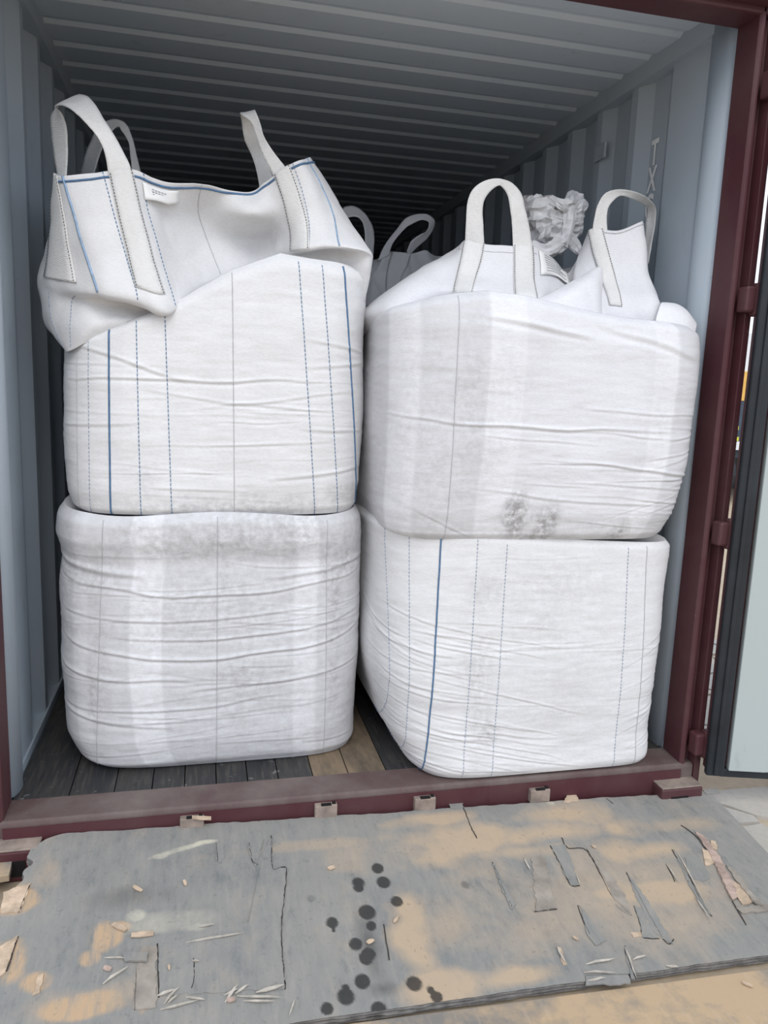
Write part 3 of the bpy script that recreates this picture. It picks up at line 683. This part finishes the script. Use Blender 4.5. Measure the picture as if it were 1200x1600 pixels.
d = gauss(LL, (-.5, .82, .42, .10, .55), (-.3, .85, .2, .1, .55), (-.95, .7, .2, .1, .5), (-.1, .75, .1, .12, .6), (-.45, .36, .14, .09, .5), (-.4, .28, .1, .07, .4), (-.12, .42, .04, .3, .5), (-.9, .45, .04, .35, .45), (-.55, .6, .5, .25, .38), (-.4, .45, .6, .6, .26), (-.12, .6, .035, .2, .7), (-.12, .3, .03, .12, .6), (-.93, .3, .03, .2, .5), (-.50, .7, .04, .2, .5), (-.45, .25, .05, .15, .4))
X = lambda u, v, y: at(u, v, y=y)[0]
bd = [(X(202, 1005, .2), X(251, 1005, .2), -.2), (X(459, 1005, .2), X(494, 1005, .2), .1), (X(251, 1005, .2), X(459, 1005, .2), .85), (X(110, 1005, .2), X(135, 1005, .2), .4)]
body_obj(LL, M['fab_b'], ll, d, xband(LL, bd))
stitches(LL, ll, [(X(162, 850, .2), X(150, 1180, .25), 'faint'), (X(340, 830, .19), X(338, 1180, .25), 'faint'), (X(512, 830, .2), X(506, 1150, .25), 'faint')])
# ---- lower right bag
lr = empty('bulk_bag', (.57, .6, .002)); tag(lr, 'white bulk bag with one blue line at lower right on the sill', 'bulk bag', 'filled bulk bags at the opening')
cre = smooth_creases(5, 46, (-.75, -.05), (.02, .6), (.2, .7), (.003, .008), (-.30, -.10), .06)+smooth_creases(6, 36, (.42, .75), (.02, .5), (.12, .35), (.002, .005), (.2, .5), .0)+smooth_creases(8, 10, (-.3, .5), (.2, .8), (.3, .8), (.0015, .003), (-.05, .05), .05)
LR = loft([(0, .165, 1.062, .008, 1.0, 6.0), (.02, .14, 1.072, -.004, 1.03, 6.0), (.15, .065, 1.078, .0, 1.08, 5.2), (.4, .020, 1.085, -.008, 1.1, 5), (.75, .014, 1.108, .004, 1.1, 5), (.93, .012, 1.125, .010, 1.1, 5), (.98, .006, 1.125, .013, 1.09, 5), (1, .03, 1.11, .03, 1.07, 5)],
          .002, lambda x: .895-.03*np.clip(x, 0, 1)-.025*np.clip((x-.2)/.5, 0, 1), 2, creases=cre, bulge=.009, nr=1.6)
d = gauss(LR, (.36, .68, .08, .07, .35), (.33, .4, .06, .07, .45), (.58, .55, .07, .07, .3), (.40, .18, .04, .05, .6), (.6, .7, .25, .12, .2), (.35, .3, .05, .3, .3), (.62, .45, .4, .5, .12))
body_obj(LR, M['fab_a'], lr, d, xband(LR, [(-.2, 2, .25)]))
yy = .01
stitches(LR, lr, [(X(608, 850, .1), X(615, 1170, .07), 'thin'), (X(642, 850, .05), X(640, 1190, .03), 'thin'), (X(691, 850, .02), X(664, 1210, .03), 'blue'), (X(748, 850, yy), X(718, 1215, .03), 'thin'), (X(794, 850, yy), X(762, 1215, .03), 'thin'), (X(980, 870, .02), X(952, 1180, .03), 'thin'), (X(1008, 870, .03), X(985, 1180, .03), 'faint')])
# ---- upper left bag
ul = empty('bulk_bag', (-.5, .75, .9)); tag(ul, 'clean white bulk bag with blue vertical stitching stacked at upper left', 'bulk bag', 'filled bulk bags at the opening')
cre = smooth_creases(31, 22, (-.5, .5), (.95, 1.4), (.2, .7), (.0015, .004), (-.08, .08), .03)+[(-.1, 1.345, .9, .02, .05, .008, .007), (-.3, 1.40, .4, -.28, .0, .009, .007), (.05, 1.28, .6, -.1, .1, .008, .004), (.2, 1.30, .5, .14, .0, .008, .004), (.35, 1.05, .4, .1, 0, .01, .005), (.4, 1.2, .3, -.05, 0, .01, .005), (.42, 1.42, .3, .1, 0, .01, .005), (.42, 1.48, .3, -.1, 0, .01, .005), (-.42, 1.2, .35, .05, .1, .009, .004)]
def ztop_ul(x): return np.interp(x, [-1.1, -1.0, -.88, -.70, -.56, -.48, -.40, -.32, -.22, -.05], [1.46, 1.46, 1.505, 1.575, 1.66, 1.705, 1.735, 1.765, 1.755, 1.75])
UL = loft([(0, -.99, -.03, .235, 1.15, 5), (.025, -1.005, -.012, .212, 1.17, 5), (.12, -1.025, .0, .20, 1.2, 4.8), (.4, -1.04, .002, .195, 1.21, 4.6), (.75, -1.035, .0, .20, 1.2, 4.6), (.95, -1.03, .004, .21, 1.18, 4.6), (.985, -1.02, -.005, .225, 1.16, 4.6), (1, -1.0, -.03, .25, 1.14, 4.6)],
          .906, ztop_ul, 3, creases=cre, bulge=.009, drop=.16)
d = gauss(UL, (-.5, .935, .5, .035, .5), (-.12, .97, .05, .04, .5), (-.75, 1.0, .05, .08, .25), (-.35, .96, .2, .04, .4))
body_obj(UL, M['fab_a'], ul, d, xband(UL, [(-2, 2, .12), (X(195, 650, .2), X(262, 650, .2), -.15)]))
stitches(UL, ul, [(X(121, 560, .28), X(123, 790, .28), 'faint'), (X(138, 540, .25), X(141, 795, .25), 'thin'), (X(170, 540, .22), X(174, 805, .24), 'blue'), (X(212, 510, .2), X(221, 805, .23), 'slate'), (X(257, 500, .2), X(269, 805, .23), 'slate'), (X(363, 440, .2), X(366, 800, .23), 'faint'), (X(466, 410, .21), X(492, 800, .23), 'slate'), (X(503, 415, .22), X(530, 800, .23), 'slate'), (X(537, 425, .24), X(563, 805, .26), 'blue')])
sk = [  # columns round the rim, each from rim down to where it tucks behind the filled body
 [(-.5, 1.12, 1.97), (-.5, 1.17, 1.9), (-.5, 1.18, 1.83), (-.5, 1.18, 1.76), (-.5, 1.17, 1.7), (-.5, 1.13, 1.63), (-.5, 1.08, 1.54)],
 [(-.97, 1.06, 2.02), (-1.0, 1.1, 1.92), (-1.02, 1.1, 1.83), (-1.03, 1.1, 1.74), (-1.02, 1.09, 1.66), (-1.0, 1.07, 1.58), (-.95, 1.04, 1.48)],
 [(-1.0, .66, 2.0), (-1.04, .68, 1.9), (-1.09, .68, 1.78), (-1.115, .68, 1.69), (-1.11, .67, 1.61), (-1.09, .65, 1.53), (-1.02, .62, 1.46)],
 [(90, 272, .42), (80, 355, .43), (72, 412, .44), (66, 440, .44), (68, 472, .44), (76, 512, .42), (104, 549, .36)],
 [(99, 275, .30), (117, 345, .265), (134, 408, .24), (148, 458, .215), (132, 468, .30), (124, 508, .27), (116, 546, .29)],
 [(170, 268, .28), (186, 345, .25), (203, 415, .22), (214, 472, .19), (188, 474, .30), (166, 502, .25), (142, 532, .27)],
 [(206, 266, .28), (225, 345, .255), (244, 420, .225), (265, 488, .188), (246, 484, .30), (220, 500, .27), (196, 522, .30)],
 [(258, 284, .33), (263, 345, .36), (284, 402, .36), (308, 450, .33), (300, 462, .37), (296, 480, .36), (290, 500, .36)],
 [(322, 290, .36), (316, 330, .45), (332, 378, .47), (350, 425, .42), (352, 440, .42), (352, 460, .42), (352, 480, .42)],
 [(386, 301, .41), (390, 335, .36), (408, 372, .50), (410, 402, .50), (412, 420, .48), (414, 440, .46), (416, 460, .45)],
 [(414, 285, .40), (430, 325, .385), (440, 365, .43), (440, 394, .43), (444, 410, .46), (446, 430, .45), (448, 450, .45)],
 [(445, 263, .37), (459, 310, .35), (470, 355, .32), (470, 391, .28), (472, 400, .36), (474, 420, .38), (476, 450, .40)],
 [(472, 250, .37), (498, 300, .36), (513, 345, .33), (522, 384, .255), (527, 394, .34), (530, 415, .35), (532, 450, .38)],
 [(484, 259, .60), (528, 325, .56), (558, 368, .50), (580, 398, .37), (581, 412, .35), (577, 440, .36), (568, 482, .40)],
 [(-.22, 1.06, 2.02), (-.15, 1.1, 1.94), (-.09, 1.1, 1.86), (-.05, 1.09, 1.78), (-.04, 1.08, 1.72), (-.04, 1.06, 1.66), (-.06, 1.02, 1.58)]]
NC = len(sk); P, N = grid(sk, 90, 330, True, .0045, 40); sg = orient(P, N, 0)
skirt_obj(P, ul, M['fab_a'], 1)
for r, rad, mt in ((.032, .0035, 'blue'),):
    q = np.array([sample(P, N, c, r, sg*.003, NC) for c in np.linspace(2.6, 13.2, 240)]); pin(tube(q, rad, M[mt], 'rim_stitching', None, .6), ul)
q = np.array([sample(P, N, 4.0+.1*r, r, sg*.003, NC) for r in np.linspace(.0, .49, 60)]); pin(tube(q, .004, M['lblue'], 'corner_piping', None, .6), ul)
for c, kind, cb in ((4.85, 'slate', 5.2), (6.35, 'slate', 6.1), (7.9, 'faint', 7.9), (12.25, 'lblue', 12.0), (11.45, 'thin', 11.1), (3.1, 'thin', 3.3), (3.6, 'thin', 3.8)):
    r0, r1 = (.0, .50) if c > 4 else (.58, .98); q = np.array([sample(P, N, c+(cb-c)*r, r, sg*.002, NC) for r in np.linspace(r0, r1, 70)])
    pin(tube(q, .003 if kind == 'lblue' else .0015, M[{'slate': 'blue'}.get(kind, kind)], 'stitch_line', None, .6, dash=None if kind in ('lblue', 'faint') else (.008, .005)), ul)
band_on(P, N, sg, NC, 5.0, 6.0, 0, .42, ul, M['strap'], 'loop_strap'); band_on(P, N, sg, NC, 10.5, 11.3, 0, .50, ul, M['strap'], 'loop_strap'); band_on(P, N, sg, NC, 3.0, 3.75, 0, .45, ul, M['strap'], 'loop_strap', c0b=3.05, c1b=3.7)
loop([((206, 280, .272), (170, 282, .272)), ((204, 262, .27), (166, 250, .27)), ((196, 244, .28), (157, 222, .28)), ((180, 214, .30), (136, 194, .30)), ((162, 186, .33), (115, 174, .33)), ((146, 160, .37), (100, 165, .36)), ((128, 148, .41), (89, 165, .39)), ((100, 158, .45), (86, 168, .41)), ((81, 178, .47), (97, 178, .42)), ((80, 205, .48), (104, 200, .43)), ((84, 240, .48), (106, 240, .43)), ((91, 285, .45), (103, 285, .40))], ul)
loop([((126, 272, 1.04), (147, 272, .98)), ((134, 240, 1.0), (157, 238, .95)), ((147, 210, .97), (168, 216, .93)), ((160, 193, .95), (178, 202, .92)), ((178, 186, .94), (186, 198, .91)), ((197, 194, .93), (190, 204, .90)), ((207, 218, .90), (201, 222, .88)), ((214, 245, .88), (204, 245, .86)), ((221, 275, .86), (207, 275, .84))], ul)
loop([((434, 292, .372), (460, 285, .36)), ((424, 268, .39), (448, 264, .375)), ((410, 240, .41), (428, 238, .395)), ((401, 214, .43), (413, 214, .415)), ((393, 192, .445), (407, 194, .43)), ((378, 180, .46), (400, 175, .445)), ((375, 177, .49), (398, 173, .49)), ((378, 192, .53), (402, 186, .53)), ((382, 218, .55), (408, 212, .55)), ((394, 245, .57), (414, 240, .58)), ((402, 272, .57), (424, 268, .58)), ((408, 310, .57), (432, 306, .58))], ul)
# small sewn document label hanging below the rim
G = np.array([[sample(P, N, c, r, sg*(.006+.02*math.sin(math.pi*f)*g), NC) for f, c in zip(np.linspace(0, 1, 9), np.linspace(6.25, 7.35, 9))] for g, r in zip(np.linspace(0, 1, 6), np.linspace(.045, .10, 6))])
o = gridmesh('sewn_label', G, M['paper'], None); solid(o, .001, 0); pin(o, ul)
for k in range(4):
    q = np.array([sample(P, N, c, .062+.009*k, sg*.016, NC) for c in np.linspace(6.5, 7.0-.08*(k % 2), 12)]); t = tube(q, .0012, M['ink'], 'print_line', None, .4, dash=(.008, .003)); t.parent = o

# ---- upper right bag
ur = empty('bulk_bag', (.57, .6, .86)); tag(ur, 'white bulk bag with black scuff marks stacked at upper right', 'bulk bag', 'filled bulk bags at the opening')
cre = smooth_creases(51, 26, (-.1, .75), (.9, 1.3), (.25, .8), (.002, .005), (-.10, .04), .03)+smooth_creases(52, 14, (.4, .8), (.9, 1.25), (.15, .4), (.003, .006), (.0, .3), .0)+[(-.1, 1.24, 1.1, -.03, .02, .008, .007), (.35, 1.10, .8, -.08, .02, .008, .007), (.1, 1.0, .8, -.06, .05, .008, .004), (-.35, .9, .3, -.5, 0, .006, .004), (-.1, 1.555, .4, -.12, .0, .014, .009), (.3, 1.53, .4, -.25, .0, .016, .008)]
def ztop_ur(x): return np.interp(x, [-.05, .0, .12, .3, .45, .6, .8, 1.0, 1.15], [1.595, 1.605, 1.635, 1.66, 1.65, 1.63, 1.605, 1.592, 1.58])
UR = loft([(0, .05, 1.045, .03, 1.05, 5), (.025, .02, 1.06, -.002, 1.08, 5), (.12, .004, 1.09, -.02, 1.1, 5), (.4, .006, 1.13, -.035, 1.12, 5), (.72, .006, 1.145, -.03, 1.12, 4.8), (.88, .004, 1.147, -.022, 1.1, 4.6), (.97, .0, 1.143, -.004, 1.09, 4.6), (.99, .008, 1.13, .012, 1.08, 4.6), (1, .03, 1.11, .03, 1.06, 4.6)],
          .852, ztop_ur, 4, creases=cre, bulge=.011, drop=.12, nr=1.6, nl=1.2)
d = gauss(UR, (X(805, 810, 0), at(805, 812, y=0)[2], .045, .07, 1.6), (X(850, 815, 0), at(850, 825, y=0)[2], .045, .06, 1.3), (X(830, 835, 0), at(830, 838, y=0)[2], .09, .03, .9), (X(960, 830, .02), at(960, 832, y=.02)[2], .03, .04, 1.0), (.15, 1.1, .05, .35, .3), (.25, 1.3, .06, .3, .35), (.12, 1.2, .1, .4, .22), (.28, 1.2, .15, .3, .22), (.5, .9, .4, .05, .25), (.9, 1.2, .1, .3, .15))
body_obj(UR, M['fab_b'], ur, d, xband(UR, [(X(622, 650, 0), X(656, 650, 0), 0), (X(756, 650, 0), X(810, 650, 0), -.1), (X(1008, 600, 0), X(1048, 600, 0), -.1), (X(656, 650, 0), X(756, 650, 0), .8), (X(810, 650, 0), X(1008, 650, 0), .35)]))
stitches(UR, ur, [(X(716, 500, .0), X(694, 830, .02), 'faint')])
sk = [
 [(.60, 1.0, 1.96), (.58, 1.03, 1.86), (.55, 1.05, 1.73), (.55, 1.04, 1.66), (.55, 1.02, 1.6), (.55, 1.0, 1.52)],
 [(.24, .80, 1.70), (.17, .84, 1.68), (.12, .88, 1.65), (.09, .9, 1.61), (.05, .98, 1.58), (.06, .95, 1.52)],
 [(712, 392, .50), (680, 408, .46), (644, 430, .38), (610, 456, .29), (596, 486, .23), (610, 520, .26)],
 [(723, 378, .335), (716, 405, .30), (708, 430, .27), (702, 452, .22), (700, 475, .24), (700, 500, .26)],
 [(757, 382, .32), (755, 408, .285), (751, 432, .25), (748, 456, .17), (748, 480, .18), (748, 505, .22)],
 [(800, 384, .32), (798, 410, .285), (796, 435, .25), (795, 460, .16), (795, 484, .17), (795, 510, .22)],
 [(834, 386, .33), (836, 410, .295), (838, 437, .255), (840, 465, .165), (840, 486, .17), (840, 512, .22)],
 [(862, 402, .42), (866, 420, .40), (868, 440, .35), (866, 468, .24), (866, 490, .22), (866, 515, .24)],
 [(886, 428, .47), (890, 440, .43), (892, 452, .37), (890, 474, .25), (890, 496, .22), (890, 520, .24)],
 [(912, 380, .42), (900, 408, .40), (902, 435, .34), (915, 466, .24), (920, 498, .19), (922, 524, .22)],
 [(925, 358, .36), (934, 395, .325), (944, 430, .28), (954, 468, .19), (958, 504, .16), (960, 530, .2)],
 [(965, 361, .345), (970, 395, .31), (978, 430, .265), (986, 470, .17), (990, 508, .14), (992, 534, .18)],
 [(1005, 345, .36), (1009, 385, .32), (1015, 430, .27), (1030, 470, .17), (1042, 508, .12), (1046, 540, .15)],
 [(1.07, .62, 1.99), (1.09, .60, 1.88), (1.11, .55, 1.76), (1.125, .50, 1.68), (1.11, .46, 1.6), (1.08, .45, 1.52)],
 [(1.02, 1.0, 1.9), (1.06, 1.02, 1.8), (1.09, 1.02, 1.72), (1.09, 1.0, 1.64), (1.06, .97, 1.58), (1.04, .95, 1.52)]]
NC2 = len(sk); P, N = grid(sk, 60, 330, True, .0045, 60); sg = orient(P, N, 0)
skirt_obj(P, ur, M['fab_b'], 2)
q = np.array([sample(P, N, c, 0.10, sg*.002, NC2) for c in np.linspace(2.9, 6.1, 90)]); pin(tube(q, .0014, M['faint'], 'rim_stitching', None, .6), ur)
q = np.array([sample(P, N, c, .04, sg*.003, NC2) for c in np.linspace(9.6, 12.4, 90)]); pin(tube(q, .0016, M['faint'], 'rim_stitching', None, .6), ur)
band_on(P, N, sg, NC2, 3.1, 4.0, 0, .72, ur, M['strap'], 'loop_strap', c1b=3.75); band_on(P, N, sg, NC2, 5.05, 5.95, 0, .70, ur, M['strap'], 'loop_strap', c0b=5.2); band_on(P, N, sg, NC2, 9.75, 10.45, 0, .66, ur, M['strap'], 'loop_strap', c0b=9.9, c1b=10.5)
loop([((726, 390, .328), (757, 392, .318)), ((728, 350, .31), (755, 352, .31)), ((730, 318, .31), (754, 326, .31)), ((738, 297, .31), (758, 310, .31)), ((754, 284, .31), (768, 297, .31)), ((776, 279, .315), (780, 290, .315)), ((798, 285, .33), (788, 296, .325)), ((814, 302, .33), (794, 308, .325)), ((820, 325, .32), (797, 325, .315)), ((826, 350, .32), (800, 350, .315)), ((833, 394, .322), (802, 394, .315))], ur)
loop([((924, 372, .355), (950, 374, .345)), ((928, 345, .35), (948, 346, .345)), ((934, 320, .35), (950, 326, .345)), ((946, 302, .35), (958, 314, .35)), ((966, 296, .36), (970, 306, .37)), ((990, 299, .38), (988, 311, .40)), ((1010, 308, .42), (1006, 320, .46)), ((1023, 322, .46), (1012, 326, .50)), ((1025, 340, .48), (1010, 342, .52)), ((1021, 365, .48), (1008, 368, .52)), ((1013, 412, .46), (1004, 412, .50))], ur)
# label between the loops
G = np.array([[sample(P, N, c, r, sg*(.005+.008*f), NC2) for f, c in zip(np.linspace(0, 1, 9), np.linspace(6.2, 7.9, 9))] for r in np.linspace(.04, .34, 8)])
o = gridmesh('sewn_label', G, M['paper'], None); solid(o, .001, 0); pin(o, ur)
for k in range(7):
    q = np.array([sample(P, N, c, .08+.035*k, sg*(.0075+.008*(c-6.2)/1.7), NC2) for c in np.linspace(6.45, 7.6-.15*(k % 3), 14)]); t = tube(q, .0012, M['ink'], 'print_line', None, .5, dash=(.007, .003)); t.parent = o
# pointed fold of slack cloth
fp = [[(800, 478, .13), (830, 474, .10), (862, 484, .08), (900, 514, .07)], [(850, 462, .18), (872, 456, .15), (890, 466, .10), (916, 512, .075)], [(892, 442, .24), (908, 436, .20), (916, 450, .14), (928, 512, .085)], [(930, 420, .27), (935, 422, .25), (936, 446, .18), (938, 514, .10)], [(942, 418, .30), (944, 430, .30), (944, 454, .28), (944, 518, .17)]]
Q, NQ = grid(fp, 24, 40, False, .003, 71); o = gridmesh('cloth_fold', Q, M['fab_b'], None, attrs=dict(dirt=np.zeros(Q.shape[:2]), band=np.zeros(Q.shape[:2]))); solid(o, .002, 0); pin(o, ur)
# rolled slack corner at the right
fp = [[(1016, 550, .10), (1022, 512, .07), (1030, 480, .10), (1036, 474, .16), (1040, 500, .24)], [(1046, 552, .09), (1050, 514, .055), (1054, 482, .085), (1056, 475, .15), (1056, 500, .22)], [(1070, 552, .09), (1073, 516, .06), (1075, 492, .08), (1073, 486, .13), (1068, 510, .19)], [(1082, 552, .10), (1086, 520, .075), (1088, 508, .09), (1084, 504, .12), (1076, 525, .16)]]
Q, NQ = grid(fp, 24, 30, False, .003, 73); o = gridmesh('cloth_fold', Q, M['fab_b'], None, attrs=dict(dirt=np.zeros(Q.shape[:2]), band=np.zeros(Q.shape[:2]))); solid(o, .002, 0); pin(o, ur)
# gathered filling spout of thin film: a creased open cup with a twisted tail
c0 = at(862, 352, y=.66); a = np.linspace(0, 2*math.pi, 90, endpoint=False); rows = []
for k in range(60):
    f = k/59
    if f < .7: g = f/.7; rad = .055+.062*math.sin(g*math.pi*.62); z = -.10+.20*g
    else: g = (f-.7)/.3; rad = .113-.075*g; z = .10-.085*g
    ang = a+.5*f
    rr = rad*(1+.10*np.sin(ang*3+f*7)+.07*np.sin(ang*7-f*11)+.05*np.sin(ang*13+f*5))
    rows.append(np.stack([c0[0]+rr*np.cos(ang), c0[1]+rr*np.sin(ang)*.9+.05*(z), c0[2]+z+.012*np.sin(ang*2+1)*(f > .3)], -1))
Q = np.array(rows); NQ = normals(Q, True); cq = np.abs(vnoise(Q*np.array([14, 14, 26.]), 81))+.6*np.abs(vnoise(Q*np.array([30, 30, 44.]), 85)); Q = Q+NQ*(.050*(.35-cq))[..., None]
Q = np.concatenate([Q[::2], Q[-1:]])[:, ::2]; o = gridmesh('filling_spout', Q, M['liner'], None, closed=True, smooth=False); solid(o, .0015, 0); pin(o, ur)
for b, rad in (([(905, 395, .60), (888, 372, .60), (872, 382, .57), (850, 392, .56), (830, 380, .58)], .028), ([(880, 385, .58), (888, 355, .57), (892, 325, .58), (896, 306, .62), (908, 318, .64), (902, 345, .66)], .024)):
    pth = cr(np.array([at(*p[:2], y=p[2]) for p in b]), 46); t = np.gradient(pth, axis=0); t /= np.linalg.norm(t, axis=1, keepdims=True); u1 = np.cross(t, [0, 1., 0]); u1 /= np.linalg.norm(u1, axis=1, keepdims=True); u2 = np.cross(t, u1); a = np.linspace(0, 2*math.pi, 28, endpoint=False)
    prof = rad*(np.sin(np.linspace(.12, .94, 46)*math.pi))**.5
    Q = pth[:, None]+(u1[:, None]*np.cos(a)[None, :, None]+u2[:, None]*np.sin(a)[None, :, None]*.7)*(prof[:, None]*(1+.22*np.sin(a*4+np.linspace(0, 5, 46)[:, None])+.15*np.sin(a*9)))[..., None]
    Q = Q+normals(Q, True)*(.010*(.3-np.abs(fbm(Q*25, 91, 2))))[..., None]
    t = gridmesh('spout_fold', Q[::2, ::2], M['liner'], None, closed=True, smooth=False); t.parent = o

# ---- second row behind, mostly hidden
def rear(cx, zb, zt, seed, lab, slump=0.):
    r = empty('bulk_bag', (cx, 1.9, zb)); tag(r, lab, 'bulk bag', 'bulk bags in the second row')
    B = loft([(0, cx-.46, cx+.46, 1.40, 2.4, 4), (.05, cx-.51, cx+.51, 1.34, 2.45, 4), (.5, cx-.53, cx+.53, 1.31, 2.48, 4), (.9, cx-.53, cx+.53, 1.33, 2.46, 3.6), (1, cx-.44, cx+.44, 1.42, 2.36, 3.4)], zb, lambda x: zt+0*x, seed, nth=160, nrow=80, creases=smooth_creases(seed, 14, (-.5, .5), (zb+.05, zt-.05)), bulge=.012, drop=.02)
    body_obj(B, M['fab_back'], r, None, xband(B, [(-2, 2, .4)])); return r
rear(-.58, .002, .885, 101, 'shaded bulk bag on the floor behind the lower left bag'); rear(.58, .002, .885, 102, 'shaded bulk bag on the floor behind the lower right bag')
r1 = rear(-.60, .90, 1.72, 103, 'shaded bulk bag stacked behind the upper left bag'); r2 = rear(.60, .90, 1.72, 104, 'shaded bulk bag with raised loops in the gap behind the upper bags')
sk = [[(.58, 2.3, 1.95), (.58, 2.32, 1.85), (.58, 2.3, 1.75), (.58, 2.2, 1.65)], [(.12, 2.2, 1.9), (.08, 2.25, 1.82), (.07, 2.25, 1.74), (.1, 2.2, 1.64)], [(.13, 1.8, 1.88), (.08, 1.8, 1.82), (.06, 1.8, 1.74), (.08, 1.8, 1.64)],
      [(588, 402, 1.55), (578, 420, 1.5), (570, 440, 1.45), (568, 480, 1.45)], [(606, 392, 1.52), (600, 415, 1.47), (598, 440, 1.43), (600, 485, 1.42)], [(640, 396, 1.50), (632, 420, 1.46), (622, 440, 1.42), (616, 485, 1.41)], [(664, 392, 1.55), (662, 415, 1.50), (660, 440, 1.45), (662, 480, 1.42)],
      [(690, 402, 1.6), (690, 420, 1.52), (695, 440, 1.46), (700, 475, 1.42)], [(740, 390, 1.6), (740, 415, 1.52), (740, 440, 1.46), (745, 475, 1.42)], [(.95, 1.55, 1.96), (.97, 1.5, 1.88), (1.0, 1.46, 1.78), (1.0, 1.44, 1.66)], [(1.05, 2.2, 1.9), (1.08, 2.25, 1.82), (1.1, 2.25, 1.74), (1.06, 2.2, 1.64)]]
P, N = grid(sk, 40, 180, True, .012, 66); sg = orient(P, N, 0); skirt_obj(P, r2, M['fab_back'], 3); M['strapback'] = M['fab_back']
band_on(P, N, sg, len(sk), 4.2, 5.1, .0, .95, r2, M['fab_back'], 'loop_strap')
loop([((590, 408, 1.52), (608, 398, 1.50)), ((600, 385, 1.5), (614, 380, 1.48)), ((620, 358, 1.48), (632, 358, 1.46)), ((636, 340, 1.47), (644, 350, 1.45)), ((660, 334, 1.48), (658, 344, 1.46)), ((676, 340, 1.50), (670, 348, 1.48)), ((679, 352, 1.52), (666, 362, 1.48)), ((668, 372, 1.52), (654, 368, 1.48)), ((650, 388, 1.52), (642, 378, 1.48)), ((638, 402, 1.50), (636, 392, 1.48))], r2, mat=M['fab_back'])
loop([((520, 345, 1.5), (528, 352, 1.46)), ((538, 324, 1.5), (544, 340, 1.46)), ((558, 324, 1.5), (560, 340, 1.46)), ((575, 340, 1.5), (568, 352, 1.46)), ((584, 362, 1.5), (570, 366, 1.46)), ((584, 385, 1.5), (570, 388, 1.46)), ((580, 430, 1.5), (566, 430, 1.46)), ((574, 470, 1.5), (560, 470, 1.46))], r2, mat=M['fab_back'])

# ------------------------------------------------------------------ far yard seen through the hinge gap
vh = empty('parked_trailer', tuple(np.round(at(1158, 660, y=7.0)*np.array([1, 1, 0])+np.array([0, 0, GZ]), 3))); tag(vh, 'dark trailer tail with yellow reflectors glimpsed between post and open door', 'trailer')
M['navy'] = mat_plain('navy_panel', (.05, .07, .10), .5, 0, .2); M['yel'] = mat_plain('yellow_reflector', (.75, .70, .06), .5, 0, .1); M['orange'] = mat_plain('orange_frame', (.75, .45, .12), .6, 0, .1); M['white'] = mat_plain('white_panel', (.75, .76, .78), .6, 0, .05)
def far(name, v0, v1, x0, x1, mat, dy=0., dep=.3):
    a, b = at(1158, v0, y=7.0)[2], at(1158, v1, y=7.0)[2]; xc = at(1158, (v0+v1)/2, y=7.0)[0]
    o = boxmesh(name, (xc+(x0+x1)/2, 7.0+dy+dep/2, (a+b)/2), (x1-x0, dep, a-b), mat); return pin(o, vh)
far('tail_panel', 624, 700, -.5, 1.6, M['navy'], .02, 2.5); far('side_panel', 520, 580, -.5, 1.6, M['white'], .02, 2.5); far('cargo_frame', 580, 626, -.5, 1.6, M['orange'], .01, 2.5); far('bumper', 690, 703, -.55, 1.65, M['white'], -.02, .3); far('axle_beam', 703, 716, -.45, 1.5, M['navy'], .1, 2.0)
for v in (652, 669, 686):
    for x in (-.1, .25, .6): far('reflector', v-3, v+3, x-.06, x+.06, M['yel'], .0, .03)
a = at(1158, 716, y=7.0)
for x in (-.2, 1.2):
    for dy in (.5, 1.6):
        n = 24; R0 = max(.25, (a[2]-GZ+.15)/2); V = []
        for yk in (0, .22):
            V += [(a[0]+x+yk, 7.0+dy+R0*math.cos(2*math.pi*k/n), GZ+R0+R0*math.sin(2*math.pi*k/n)) for k in range(n)]
        pin(poly('wheel', V, [tuple(range(n)), tuple(reversed(range(n, 2*n)))]+[(k, n+k, n+(k+1) % n, (k+1) % n) for k in range(n)], M['gasket']), vh)
